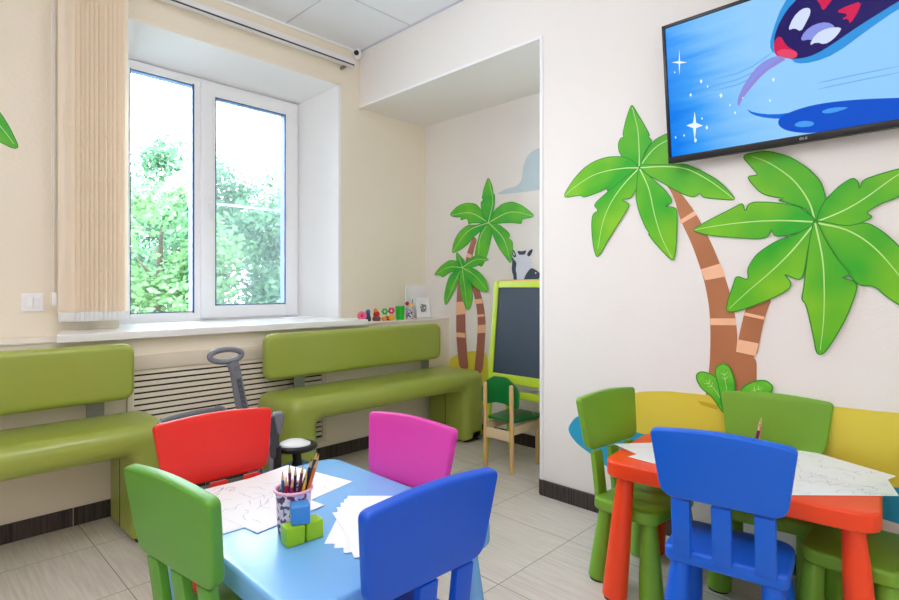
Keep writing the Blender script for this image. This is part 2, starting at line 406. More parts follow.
w.box((WX1+.012, YW-.002, (LZ+WZ1)/2), (.026, .006, WZ1-LZ+.02), M['trim'], bev=.002)
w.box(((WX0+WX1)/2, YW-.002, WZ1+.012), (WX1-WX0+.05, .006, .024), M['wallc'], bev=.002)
struct('trim_3', w)
# right wall, beam, alcove
w = MB()
w.box(((XR+XA+.1)/2, (Y0+YE)/2, ZC/2), (XA+.1-XR, YE-Y0, ZC+.2), M['wall'])
w.box(((XR+XA+.1)/2, (YE+YW)/2, (ZB+ZC+.1)/2), (XA+.1-XR, YW-YE, ZC+.1-ZB), M['wall'])
struct('wall_right', w)
struct('wall_alcove', MB().box((XA+.05, (YE+YW)/2, ZC/2), (.1, YW-YE+.1, ZC), M['wall']))
w = MB().box((XR-.001, YE-.006, (ZB)/2+.04), (.006, .020, ZB-.075), M['trim'], bev=.002)
w.box((XR-.001, (YE+YW)/2, ZB+.004), (.006, YW-YE+.03, .016), M['trim'], bev=.002)
struct('trim_4', w)
struct('wall_left', MB().box((XL-.05, (Y0+YW)/2, ZC/2), (.1, YW-Y0+.2, ZC+.2), M['wall']))
struct('wall_rear', MB().box(((XL+XA)/2, Y0-.05, ZC/2), (XA-XL+.2, .1, ZC+.2), M['wall']))
# suspended ceiling: 0.6 m tiles on a slim grid
w = MB(); w.box(((XL+XR)/2, (Y0+YW)/2, ZC+.05), (XR-XL+.1, YW-Y0+.1, .08), M['tile_ceiling'])
x = XR-.6+.0
for k in range(7):
    x = XR-.6*(k+1)+.094*0
    w.box((x, (Y0+YW)/2, ZC+.0095), (.008, YW-Y0, .004), M['grid'])
for k in range(9):
    y = YW-.58-.6*k
    if y > Y0: w.box(((XL+XR)/2, y, ZC+.0095), (XR-XL, .008, .004), M['grid'])
w.box(((XL+XR)/2, YW-.008, ZC+.002), (XR-XL, .016, .014), M['trim'])
w.box((XR-.006, (Y0+YW)/2, ZC+.006), (.012, YW-Y0, .006), M['grid'])
struct('ceiling', w)
# skirting
def skirting(name, a, b, nrm, seg=.46, off=0):
    a = Vector(a); b = Vector(b); L = (b-a).length; t = (b-a)/L; mb = MB(); s = off
    ang = math.atan2(t.y, t.x)
    mb.box(((a+b)/2 + Vector(nrm)*.003+Vector((0, 0, .04))), (L, .006, .08), M['ledge'], rz=ang)
    pts = [0]+[q for q in [off+seg*k for k in range(-20, 40)] if 0 < q < L]+[L]
    for p, q in zip(pts, pts[1:]):
        if q-p < .01: continue
        c = a+t*((p+q)/2)+Vector(nrm)*.006+Vector((0, 0, .0405)); mb.box(c, (q-p-.004, .012, .081), M['skirt'], rz=ang)
    struct(name, mb)
skirting('baseboard_window_side', (XL, YB, 0), (XA, YB, 0), (0, -1, 0), .60, 1.995-.515)
skirting('baseboard_right', (XR, YE, 0), (XR, Y0, 0), (-1, 0, 0), .45, .45)
skirting('baseboard_alcove', (XA, YB, 0), (XA, YE, 0), (-1, 0, 0), .3, .1)
skirting('baseboard_alcove_return', (XR, YE, 0), (XA, YE, 0), (0, 1, 0), .45)
skirting('baseboard_left', (XL, Y0, 0), (XL, YB, 0), (1, 0, 0), .45)

# ------------------------------------------------------------------ window
w = MB(); WP = M['plasticwhite']
def ring(mb, x0, x1, z0, z1, y0, y1, wl, wr, wb, wt, m, bev=.004):
    yc, dy = (y0+y1)/2, y1-y0
    mb.box((x0+wl/2, yc, (z0+z1)/2), (wl, dy, z1-z0), m, bev=bev); mb.box((x1-wr/2, yc, (z0+z1)/2), (wr, dy, z1-z0), m, bev=bev)
    mb.box(((x0+x1)/2, yc, z0+wb/2), (x1-x0-.002, dy-.002, wb), m, bev=bev); mb.box(((x0+x1)/2, yc, z1-wt/2), (x1-x0-.002, dy-.002, wt), m, bev=bev)
MX = 1.375
ring(w, FX0, FX1, FZ0, FZ1, FY, FY+.07, .06, .05, .065, .055, WP)
w.box((MX+.005, FY+.035, (FZ0+FZ1)/2), (.05, .064, FZ1-FZ0-.02), WP, bev=.004)
win = struct('window_1', w)
g = MB(); g.box(((FX0+MX)/2+.012, FY+.016, (FZ0+FZ1)/2), (MX-FX0-.06, .006, FZ1-FZ0-.08), M['glass']); o = g.build('glass_pane', win)
g = MB(); ring(g, FX0+.052, MX-.014, FZ0+.058, FZ1-.048, FY+.001, FY+.010, .012, .012, .012, .012, M['sealing'], bev=0); ring(g, FX0+.0595, MX-.0195, FZ0+.0645, FZ1-.0545, FY+.010, FY+.071, .003, .003, .003, .003, M['sealing'], bev=0); g.build('glazing_seal', win)
s_ = MB(); ring(s_, 1.398, FX1-.022, FZ0+.02, FZ1-.02, FY-.018, FY+.05, .092, .09, .085, .085, WP, bev=.006); s = s_.build('sash', win)
g = MB(); g.box((1.745, FY-.004, 1.68), (.53, .006, 1.42), M['glass']); g.build('glass_pane', s)
g = MB(); ring(g, 1.486, 2.002, FZ0+.101, FZ1-.101, FY-.016, FY-.008, .010, .010, .010, .010, M['sealing'], bev=0); ring(g, 1.489, 1.9985, FZ0+.104, FZ1-.104, FY-.008, FY+.051, .003, .003, .003, .003, M['sealing'], bev=0); g.build('glazing_seal', s)
h = MB(); h.box((1.447, FY-.024, 1.66), (.026, .012, .07), WP, bev=.004); h.tube([(1.447, FY-.03, 1.66), (1.447, FY-.055, 1.66)], .009, WP)
h.box((1.450, FY-.060, 1.605), (.020, .014, .125), WP, bev=.005); h.build('window_handle', s)
h = MB(); h.box((FX1-.028, FY-.012, 2.34), (.012, .02, .09), WP, bev=.003); h.box((FX1-.028, FY-.012, 1.02), (.012, .02, .09), WP, bev=.003); h.build('hinge', s)
g = MB(); g.box((1.745, FY+.085, 1.675), (.68, .002, 1.54), M['screenmesh']); g.build('insect_screen', win)
g = MB(); ring(g, 1.39, 2.10, .89, 2.46, FY+.078, FY+.092, .02, .02, .02, .02, WP, bev=0); g.box((1.745, FY+.085, 1.675), (.69, .012, .016), WP); g.build('screen_frame', win)
struct('trim_5', MB().plate([(.512, 2.955), (2.245, 2.955), (2.245, 3.29), (2.215, 3.30), (2.215, 3.66), (.85, 3.66), (.85, 3.30), (.585, 3.29)], .037, .003, M['sill'], Matrix.Translation((0, 0, .8505))))

# louvred radiator cover
t = thing('radiator_cover', 'cream slatted radiator cover panel on the wall below the window', 'radiator cover', (1.37, YB, .14))
b = MB(); z0, z1 = 0, .60; x0, x1 = -.57, .565
b.box((0, -.003, .30), (x1-x0, .005, .60), M['gap']); b.build('backing', t)
b = MB(); ring(b, x0, x1, -.02, .625, -.022, 0, .03, .03, .03, .075, M['lvr'], bev=.003); b.build('frame', t)
b = MB()
nsl = 18
for k in range(nsl):
    z = .022+k*(.535/nsl)
    T = Matrix.Translation((0, -.012, z+.012)) @ Matrix.Rotation(rad(-14), 4, 'X')
    b.box((0, 0, 0), (x1-x0-.05, .005, .0205), M['lvr'], T=T)
b.build('louvre_slats', t)

# ------------------------------------------------------------------ upholstered benches
def bench(label, X0, X1, legR, legL, brk, back):
    cx = (X0+X1)/2
    t = thing('bench', label, 'bench', (cx, 2.976, 0), 0, 'green vinyl benches under the window')
    a, b = X0-cx, X1-cx
    zt, zu = .505, .375
    out = rpoly([(a, .012), (a+legL, .012), (a+legL, zu), (b-legR, zu), (b-legR, .012), (b, .012), (b, zt), (a, zt)],
                [.02, .02, .03, .03, .02, .02, .085, .085], 8)
    T = Matrix.Translation((0, 0, 0)) @ Matrix.Rotation(PI/2, 4, 'X')     # x,y,z -> x,-z,y
    m = MB(); m.plate(out, .415, .06, M['green_vinyl'], T, 7); s = m.build('seat', t)
    # seams where the leg panels meet the seat
    for xx in (a+legL*.5, b-legR*.5):
        m = MB(); m.box((xx, -.2, .008), (legL-.05, .36, .016), M['black_foot']); m.build('plinth', t)
    for xx, w_ in ((a+legL, 1), (b-legR, -1)):
        m = MB(); m.box((xx+.0006*w_, -.20, .19), (.0018, .004, .34), M['black_foot']); m.build('seam', s)
    ba, bb = back[0]-cx, back[1]-cx
    o2 = rpoly([(ba, .576), (bb, .576), (bb, .838), (ba, .838)], .055, 7)
    m = MB(); m.plate(o2, .075, .028, M['green_vinyl'], Matrix.Translation((0, -.055, 0)) @ Matrix.Rotation(PI/2, 4, 'X'), 6); m.build('backrest', t)
    for x in brk:
        m = MB(); m.box((x-cx, -.040, .56), (.072, .008, .30), M['greymetal'], bev=.002); m.box((x-cx, -.020, .70), (.072, .044, .008), M['greymetal'], bev=.002)
        m.tube([(x-cx-.018, -.043, .53), (x-cx-.018, -.049, .53)], .006, M['greymetal']); m.tube([(x-cx+.018, -.043, .53), (x-cx+.018, -.049, .53)], .006, M['greymetal'])
        m.build('bracket', t)
    return t
bench('green vinyl bench at the left of the radiator cover, cut off by the left edge', -1.0, .893, .178, .188, (.655, -.7), (-.95, .80))
bench('long green vinyl bench right of the grey handle, reaching into the alcove', 1.45, 3.01, .2, .175, (1.715, 2.76), (1.46, 2.845))

# ------------------------------------------------------------------ children's chairs
def chair(label, m, back_mid, ang):
    """back_mid = where the middle of the backrest's top edge stands; ang = direction the chair faces"""
    f = Vector((math.cos(ang), math.sin(ang))); c = Vector(back_mid)+f*.184
    t = thing('childrens_chair', label, 'chair', (c.x, c.y, 0), ang-PI/2, 'plastic childrens chairs')
    b = MB(); o = rpoly([(-.165, -.15), (.165, -.15), (.168, .100), (-.168, .100)], [.03, .03, .06, .06], 7)
    b.plate(o, .046, .012, m, Matrix.Translation((0, 0, .266))); b.build('seat', t)
    lean = rad(7.5)
    TB = Matrix.Translation((0, -.132, .30)) @ Matrix.Rotation(lean, 4, 'X') @ Matrix.Rotation(PI/2, 4, 'X')
    pts = [(-.163, .180), (.163, .180), (.190, .382)]
    arch = [(.190-.380*k/10, .382+.013*math.sin(PI*k/10)) for k in range(1, 10)]
    o = rpoly(pts+arch+[(-.190, .382)], [.045, .045, .04]+[0]*9+[.04], 7)
    b = MB(); b.plate(o, .030, .007, m, TB); b.build('backrest', t)
    for x in (-.110, 0, .110):
        b = MB(); b.box((x, .085, .014), (.052, .175, .022), m, T=TB, bev=.003); b.build('slat', t)
    for sx in (-1, 1):
        for sy in (-1, 1):
            b = MB(); p0 = Vector((sx*.142, sy*.106-.025, .004)); p1 = Vector((sx*.122, sy*.086-.025, .272))
            b.tube([p0, p0.lerp(p1, .02), p0.lerp(p1, .3), p0.lerp(p1, .7), p1], [.037, .042, .039, .032, .027], m, 20)
            b.tube([p0-Vector((0, 0, .004)), p0+Vector((0, 0, .001))], .036, M['black_foot'], 20)
            b.build('leg', t)
    return t
def deg(a): return rad(a)
chair('bright blue chair at the near side of the orange-red table', M['blue'], (1.642, .522), deg(8))
chair('yellow-green chair at the left end of the orange-red table, before the blue patch', M['green'], (2.018, 1.062), deg(-96))
chair('yellow-green chair between the orange-red table and the yellow mural ground', M['green'], (2.385, .560), deg(186))
chair('green chair at the right end of the orange-red table, only its seat and legs showing', M['green'], (2.085, .105), deg(88))
chair('deep blue chair at the near side of the pale blue table', M['bluedeep'], (.800, .831), deg(88))
chair('green chair at the left end of the pale blue table', M['greenshade'], (.432, 1.272), deg(8))
chair('bright red chair on the far side of the pale blue table', M['red'], (.743, 1.79), deg(-93))
chair('magenta pink chair at the right end of the pale blue table', M['pink'], (1.148, 1.300), deg(184))

# ------------------------------------------------------------------ children's tables
def table(label, m, ml, c, L, Wd, rz):
    t = thing('childrens_table', label, 'table', (c[0], c[1], 0), rz, 'plastic childrens tables')
    b = MB(); o = rpoly([(-L/2, -Wd/2), (L/2, -Wd/2), (L/2, Wd/2), (-L/2, Wd/2)], .075, 9)
    b.plate(o, .056, .009, m, Matrix.Translation((0, 0, .434))); b.build('tabletop', t)
    for sx in (-1, 1):
        for sy in (-1, 1):
            p0 = Vector((sx*(L/2-.035), sy*(Wd/2-.035), .004)); p1 = Vector((sx*(L/2-.065), sy*(Wd/2-.065), .438))
            b = MB(); b.tube([p0, p0.lerp(p1, .012), p0.lerp(p1, .3), p0.lerp(p1, .7), p1], [.038, .043, .040, .034, .028], ml, 22)
            b.tube([p0-Vector((0, 0, .004)), p0+Vector((0, 0, .001))], .037, M['black_foot'], 20)
            b.build('leg', t)
    return t
table('pale blue childrens table with papers, pencil cup and wooden cubes on it', M['lblue'], M['lblue'], (.813, 1.283), .775, .595, PI/2)
u = Vector((math.cos(rad(-84.5)), math.sin(rad(-84.5)))); v = Vector((-u.y, u.x))
rc = Vector((1.752, .953))+u*.39+v*.25
table('orange-red childrens table with drawings on it, in front of the palm mural', M['orangered'], M['orangered'], rc, .78, .50, rad(-84.5))

# ------------------------------------------------------------------ papers with line drawings
TZ = .4905
def sheet(name, label, pts, z, marks=(), group=None, ink='ink', cat='paper', curl=0, w=.0012):
    """flat sheet of paper; pts are world (x, y) corners; marks are polylines in unit (u, v) of the first four corners"""
    c = Vector((sum(p[0] for p in pts)/len(pts), sum(p[1] for p in pts)/len(pts), z))
    b = MB(); P = [Vector((p[0], p[1], z))-c for p in pts]
    b.flat(P, (0, 0, 1), 0, .0006, M['paper']); A, B, C_, D_ = P[:4]
    for mk in marks:
        line = smooth_open([(A*(1-u)+B*u)*(1-v)+(D_*(1-u)+C_*u)*v for u, v in mk], 4)
        b.strip(line, (0, 0, 1), w, .0009, M[ink])
    o = b.build(name, None, c); return tag(o, label, cat, group)
def doodle(n, seed, amp=.05, x=(.1, .9), y=(.1, .9)):
    r = random.Random(seed); out = []
    for _ in range(n):
        px, py = r.uniform(*x), r.uniform(*y); a = r.uniform(0, 6.28); l = []
        for k in range(r.randint(3, 7)):
            l.append((min(.97, max(.03, px)), min(.97, max(.03, py)))); a += r.uniform(-1.1, 1.1); px += math.cos(a)*amp; py += math.sin(a)*amp
        out.append(l)
    return out
def w2(pts, z): return [tuple(gz(px, py, z)[:2]) for px, py in pts]
A = w2([(208, 488), (258, 474), (296, 492), (206, 535)], TZ)
def sq(c, ang, w, h):
    ux = Vector((math.cos(ang), math.sin(ang))); uy = Vector((-ux.y, ux.x)); c = Vector(c)
    return [tuple(c+ux*(sx*w/2)+uy*(sy*h/2)) for sx, sy in ((-1, -1), (1, -1), (1, 1), (-1, 1))]
sheet('drawing_sheet', 'white sheet with faint lines at the pencil side of the pale blue table', sq((.875, 1.53), rad(12), .21, .297), TZ, doodle(10, 3, .05), 'papers on the pale blue table', 'inkl')
sheet('drawing_sheet', 'white colouring sheet with bold black lines lying in front of the red chair', sq((.662, 1.50), rad(-3), .28, .34), TZ+.0008,
      [[(.28, .95), (.30, .86), (.36, .80), (.30, .72), (.22, .74)], [(.62, .93), (.55, .86), (.42, .80), (.40, .70), (.50, .66)], [(.60, .86), (.66, .90), (.70, .84), (.62, .82), (.68, .78)],
       [(.5, .92), (.56, .95), (.6, .9), (.54, .88)], [(.14, .72), (.2, .66), (.28, .68), (.3, .62)], [(.40, .66), (.46, .60), (.44, .54), (.5, .52)]] + doodle(8, 5, .05, (.1, .6), (.1, .9)),
      'papers on the pale blue table')
sheet('drawing_sheet', 'white sheet with pale grey outlines between the red-chair sheet and pencil cup', sq((.715, 1.44), rad(8), .215, .30), TZ+.0016, doodle(22, 8, .06), 'papers on the pale blue table', 'inkl')
lab = ['bottom', 'second from the bottom', 'middle', 'second from the top', 'topmost']
for k in range(5):
    q_ = k/4; L_ = Vector((.716, 1.112)).lerp(Vector((.724, .965)), q_); a_ = rad(44+26*q_)
    d1 = Vector((math.cos(a_), math.sin(a_)))*.297; d2 = Vector((math.sin(a_), -math.cos(a_)))*.21
    sheet('paper_sheet', 'blank white sheet, %s of the fanned pile behind the deep blue chair' % lab[k], [tuple(v_) for v_ in (L_, L_+d2, L_+d2+d1, L_+d1)], TZ+.0008*k,
          [[(.06, .10), (.10, .13), (.08, .17)]] if k == 3 else (), 'fanned white sheets on the pale blue table', 'inkl')
Z1 = TZ
sheet('drawing_sheet', 'white drawing sheet at the left end of the orange-red table', [tuple(p) for p in w2([(614, 444), (706, 441), (700, 472), (643, 457)], Z1)], Z1, doodle(20, 12, .07), 'drawings on the orange-red table', 'inkl')
sheet('drawing_sheet', 'white drawing sheet half under the left one, beside the left yellow-green chair', [tuple(p) for p in w2([(628, 457), (690, 440), (740, 462), (700, 476)], Z1)], Z1+.0008, doodle(12, 14, .05), 'drawings on the orange-red table', 'inkl')
sheet('drawing_sheet', 'large white drawing sheet at the right end of the orange-red table', [tuple(p) for p in w2([(770, 495), (899, 496), (888, 480), (798, 449)], Z1)], Z1, doodle(46, 21, .05, (.1, .95), (.05, .8)), 'drawings on the orange-red table', 'inkl')
sheet('drawing_sheet', 'white drawing sheet under the large one, only its pointed far corner showing', [tuple(p) for p in w2([(800, 470), (872, 487), (896, 476.5), (801, 448.5)], Z1)], Z1+.0008, doodle(14, 23, .05, (.1, .9), (.3, .9)), 'drawings on the orange-red table', 'inkl')

# ------------------------------------------------------------------ pencil cup, pencils, cubes
def cup(label, c, r=.044, h=.105, m=None, rim=None, name='pencil_cup', z=.4905):
    t = thing(name, label, 'cup', (c[0], c[1], z))
    b = MB(); b.lathe([(.0, .003), (r*.86, .003), (r, h), (r, h+.0005), (r-.003, h), (r*.86-.003, .006), (0.0001, .006)], m or M['cup'], 32); b.build('body', t)
    if rim:
        b = MB(); b.tube([(math.cos(2*PI*k/32)*(r+.001), math.sin(2*PI*k/32)*(r+.001), h) for k in range(32)], .0042, rim, 8, closed=True); b.build('rim', t)
    return t
CUP = (.703, 1.232)
cup('lavender patterned pencil cup with a pink rim on the pale blue table', CUP, m=M['cup'], rim=M['cuppink'])
PC = {n: mat('pencil_'+n, c, .35) for n, c in dict(blue=(50, 120, 170), crimson=(190, 26, 60), magenta=(200, 30, 130), navy=(30, 50, 90), green=(40, 100, 70), yellow=(226, 190, 60), orange=(216, 110, 50), plum=(110, 30, 70), black=(40, 36, 40), tan=(206, 160, 100)).items()}
def pencil(label, base, tip, col, r=.0038, group=None):
    base = Vector(base); tip = Vector(tip); d = (tip-base).normalized(); L = (tip-base).length
    t = thing('pencil', label, 'pencil', base, 0, group)
    b = MB(); b.tube([(0, 0, 0), d*(L-.022)], r, PC[col], 6); b.build('shaft', t)
    b = MB(); b.tube([d*(L-.022), d*(L-.006)], [r, r*.35], M['wood'], 8); b.build('sharpened_wood', t)
    b = MB(); b.tube([d*(L-.006), d*L], [r*.36, .0003], PC[col], 6); b.build('lead', t)
RTv, FWv = RT, FW
def inv(c, lx, ly, z):
    z += .0105
    return Vector((c[0], c[1], 0))+RTv*lx+FWv*ly+Vector((0, 0, z))
PL = [('blue', -.028, 0, -.024, -.01, .665, 'upright blue pencil at the left of the patterned cup'),
      ('crimson', -.018, -.01, -.012, -.02, .655, 'crimson pencil just right of the upright blue one'),
      ('plum', -.010, .01, -.010, .0, .680, 'dark plum pencil behind the crimson one in the patterned cup'),
      ('navy', -.004, .012, .002, .012, .670, 'slim navy pencil in the middle rear of the patterned cup'),
      ('magenta', -.008, -.02, .004, -.022, .652, 'short magenta pencil at the front of the patterned cup'),
      ('plum', .0, .0, .026, -.008, .682, 'plum pencil leaning right from the middle of the patterned cup'),
      ('green', .004, -.008, .034, .0, .668, 'dark green pencil leaning right in the patterned cup'),
      ('navy', .006, .012, .042, .012, .690, 'navy pencil leaning right towards the rim of the patterned cup'),
      ('yellow', .008, -.015, .036, -.012, .655, 'yellow pencil low at the right front of the patterned cup'),
      ('black', .010, -.004, .060, -.004, .715, 'black pencil reaching highest out of the patterned cup'),
      ('tan', .014, .006, .062, .004, .705, 'light tan pencil beside the highest black one'),
      ('orange', .014, -.012, .060, -.006, .695, 'orange pencil leaning furthest right out of the patterned cup')]
for c_, bx, by, tx, ty, tz, l_ in PL: pencil(l_, inv(CUP, bx*.8, by, .488), inv(CUP, tx*1.03, ty, tz-.034), c_, group='pencils in the patterned cup')
C2 = (2.00, .525)
cup('small white pencil cup on the orange-red table, hidden behind the bright blue chair', C2, .036, .09, M['plasticwhite'], None)
for k, (c_, tx, tz, l_) in enumerate([('plum', .010, .640, 'plum pencil leaning over the blue chair back, left of three'), ('magenta', .018, .650, 'magenta pencil over the blue chair back, middle of three'), ('tan', .026, .658, 'tan pencil over the blue chair back, right of three')]):
    pencil(l_, inv(C2, -.02+.006*k, .0, .488), inv(C2, tx, .01*k-.01, tz), c_, .005, 'pencils on the orange-red table')
def cube(label, c, ang, z, m, s=.0445):
    o = MB().box((0, 0, s/2), (s, s, s), m, bev=.004).build('toy_block', None, (c[0], c[1], z), ang); tag(o, label, 'toy block', 'wooden blocks by the pencil cup')
p = gz(287, 549.5, .49); q = gz(303.5, 544.5, .49); d = (q-p); d.z = 0; d.normalize(); nn = Vector((-d.y, d.x, 0)); aa = math.atan2(d.y, d.x)
c1 = p+d*.023+nn*.023; cube('lime green block at the left, nearer the camera, under the blue one', c1, aa, .4905, M['cubegreen'])
c2 = c1+d*.049+nn*.004; cube('lime green block at the right, under the blue one', c2, aa+rad(2), .4905, M['cubegreen'])
c3 = (c1+c2)/2-d*.006; cube('blue block stacked on the two lime green blocks', c3, aa+rad(-16), .5355, M['cubeblue'])

# ------------------------------------------------------------------ ride-on push car
t = thing('ride_on_car', 'dark toddler ride-on push car with a tall grey handle, behind the red chair', 'toy car', (1.12, 2.34, 0))
b = MB()
o = rpoly([(-.36, .10), (.40, .10), (.42, .19), (.30, .245), (.12, .235), (-.02, .20), (-.20, .20), (-.34, .26), (-.38, .2)], [.03, .04, .03, .03, .05, .05, .05, .03, .03], 5)
b.plate(o, .22, .03, M['seatblue'], Matrix.Translation((0, .11, 0)) @ Matrix.Rotation(PI/2, 4, 'X')); b.build('body', t)
b = MB(); o = rpoly([(-.40, .085), (.45, .085), (.45, .12), (-.40, .12)], .015, 4); b.plate(o, .26, .012, M['navy'], Matrix.Translation((0, .13, 0)) @ Matrix.Rotation(PI/2, 4, 'X')); b.build('bumper', t)
b = MB(); b.plate(rpoly([(-.30, -.09), (.06, -.09), (.06, .09), (-.30, .09)], .05), .03, .012, M['dgrey'], Matrix.Translation((0, 0, .205))); b.build('seat', t)
for sx in (-.26, .27):
    for sy in (-1, 1):
        b = MB(); T = Matrix.Translation((sx, sy*.125, .075)) @ Matrix.Rotation(PI/2, 4, 'X')
        b.lathe([(0.001, -.025), (.06, -.025), (.074, -.018), (.075, 0), (.074, .018), (.06, .025), (.001, .025)], M['black'], 28, T)
        b.lathe([(0.001, -.029), (.03, -.028), (.034, 0), (.03, .028), (.001, .029)], M['mgrey'], 20, T); b.build('wheel', t)
st = MB(); st.tube([(.20, -.06, .22), (.20, -.06, .30), (.195, -.06, .345)], [.034, .02, .022], M['black'], 16)
st.build('steering_column', t)
T = Matrix.Translation((.19, -.06, .352)) @ Matrix.Rotation(rad(3), 4, 'Y')
st = MB(); st.tube([(math.cos(2*PI*k/36)*.092, math.sin(2*PI*k/36)*.078, .008) for k in range(36)], .014, M['black'], 10, T, closed=True)
st.lathe([(.001, -.02), (.03, -.018), (.066, .0), (.05, .010), (.001, .012)], M['black'], 24, T); sw = st.build('steering_wheel', t)
st = MB(); st.lathe([(.001, .008), (.074, .010), (.070, .024), (.044, .036), (.001, .040)], M['plasticwhite'], 28, T); st.build('horn_pad', sw)
# guard hoop round the seat: low at the front, high behind
pts = []
for k in range(25):
    a = rad(-38+k*(256/24)); pts.append((-.15+math.cos(a)*.27, math.sin(a)*.0+math.sin(a)*.15, .50+.05*math.cos(a*1.0-PI)*1))
b = MB()
hp = []
for k in range(31):
    a = -rad(62)-(k/30)*rad(236)
    hp.append((-.125+math.cos(a)*.25, math.sin(a)*.135, .548))
hp = [(.03, -.125, .26), (.035, -.128, .36), (.02, -.13, .45)]+hp[2:-2]+[(.02, .13, .45), (.035, .128, .36), (.03, .125, .26)]
b.tube(smooth_open(hp, 2), .009, M['mgrey'], 10, flat=1.4); b.build('guard_hoop', t)
b = MB(); b.plate(rpoly([(-.02, 0), (.02, 0), (.028, .13), (.022, .19), (-.022, .19), (-.028, .13)], .02), .03, .01, M['dgrey'], Matrix.Translation((.046, -.11, .350)) @ Matrix.Rotation(PI/2, 4, 'X') ); b.plate(rpoly([(-.012, .0), (.012, .0), (.027, .07), (.022, .10), (-.022, .10), (-.027, .07)], .014), .036, .012, M['mgrey'], Matrix.Translation((.066, -.106, .452)) @ Matrix.Rotation(PI/2, 4, 'X')); 
b.tube([(.062, -.125, .24), (.062, -.125, .40)], [.022, .018], M['black'], 12); b.build('side_support', t)
# pushing handle (grey, engraved)
e = RT.copy()
HB = hit(251, 440, (0, 2.36, 0), (0, 1, 0)); HT = hit(234.5, 367, (0, 2.36, 0), (0, 1, 0)); HC = hit(226, 355.5, (0, 2.36, 0), (0, 1, 0))
base = Vector((1.12, 2.34, 0)); HB -= base; HT -= base; HC -= base
low = Vector((.03, .0, .22))
b = MB(); path = smooth_open([low, HB, HB.lerp(HT, .5)+Vector((-.006, 0, 0)), HT], 6)
nP = len(path)
b.tube(path, [.019-.005*(i/(nP-1)) for i in range(nP)], M['mgrey'], 14, flat=1.75)
ax = (HT-HB).normalized()
lp = []
for k in range(32):
    a = 2*PI*k/32; lp.append(HC+Vector((math.cos(a)*.070, 0, math.sin(a)*.027+.0)))
b.tube(lp, .0125, M['mgrey'], 10, closed=True)
NK = HC+Vector((.022, 0, -.022)); b.tube([HT-Vector((0, 0, .004)), HT.lerp(NK, .6), NK], [.014, .013, .010], M['mgrey'], 12, flat=2.0)
hd = b.build('push_handle', t)
# engraved recess with raised lettering-like glyphs running down the stem
b = MB(); pf = [HB.lerp(HT, q) for q in (.18, .30, .5, .7, .85)]
nrm = Vector((0, -1, 0))
off = nrm*.0205+Vector((-.003, 0, 0))
b.strip([p_+off for p_ in pf], nrm, .020, .0, M['engrave'])
for k in range(9):
    c_ = HB.lerp(HT, .22+.07*k)+off; xx = Vector((1, 0, 0))*.0055; zz = ax*.0065
    if k % 3 == 0: b.strip([c_-xx, c_-xx+zz, c_+xx, c_+xx-zz*.4], nrm, .0022, .0012, M['mgrey'])
    elif k % 3 == 1: b.strip([c_-xx, c_+zz, c_+xx, c_-zz*.6, c_-xx], nrm, .0022, .0012, M['mgrey'])
    else: b.strip([c_-xx-zz*.4, c_-xx+zz*.4, c_, c_+xx+zz*.4, c_+xx-zz*.4], nrm, .0022, .0012, M['mgrey'])
cc = HT+off+Vector((0, -.002, -.004))
b.strip([cc+Vector((math.cos(a)*.008, 0, math.sin(a)*.008)) for a in [2*PI*k/14 for k in range(14)]], nrm, .002, .0012, M['engrave'], closed=True)
b.build('engraving', hd)

# ------------------------------------------------------------------ easel and little wooden chair in the alcove
EY0, EY1 = 1.72, 2.285
t = thing('easel', 'lime green chalkboard easel standing in the alcove', 'easel', (2.66, (EY0+EY1)/2, 0))
ex0, ey = 2.66, (EY0+EY1)/2
lean = math.atan2(.125, 1.14)
hw = (EY1-EY0)/2
TL = Matrix.Rotation(lean, 4, 'Y')      # leg frame tilts towards the wall with height
b = MB()
for sy in (-1, 1):
    b = MB(); b.box((0, sy*(hw-.018), .575), (.022, .036, 1.15), M['lime'], T=TL, bev=.003); b.build('front_leg', t)
    b = MB(); T2 = Matrix.Translation((.27, 0, 0)) @ Matrix.Rotation(-lean*.85, 4, 'Y'); b.box((0, sy*(hw-.018), .57), (.022, .03, 1.14), M['lime'], T=T2, bev=.003); b.build('rear_leg', t)
b = MB(); b.box((-.002, 0, 1.128), (.02, hw*2-.075, .04), M['lime'], T=TL, bev=.003); b.build('board_rail', t)
b = MB(); b.box((-.002, 0, .527), (.02, hw*2-.075, .056), M['lime'], T=TL, bev=.003); b.build('board_rail', t)
b = MB(); b.box((.004, 0, .832), (.012, hw*2-.07, .56), M['board'], T=TL); b.build('chalkboard', t)
b = MB(); b.tube([(.130, -hw+.03, 1.142), (.130, hw-.03, 1.142)], .012, M['wood'], 12); b.build('hinge_rod', t)
b = MB(); b.box((.16, 0, .415), (.22, hw*2-.08, .012), M['lime'], bev=.003); b.box((.055, 0, .435), (.012, hw*2-.08, .04), M['lime'], bev=.003)
b.box((.17, 0, .428), (.14, hw*2-.14, .012), M['plasticwhite'], bev=.003); b.build('tray', t)
b = MB(); b.box((.20, 0, .50), (.03, hw*2-.08, .05), M['teal'], bev=.006); b.build('paper_rail', t)

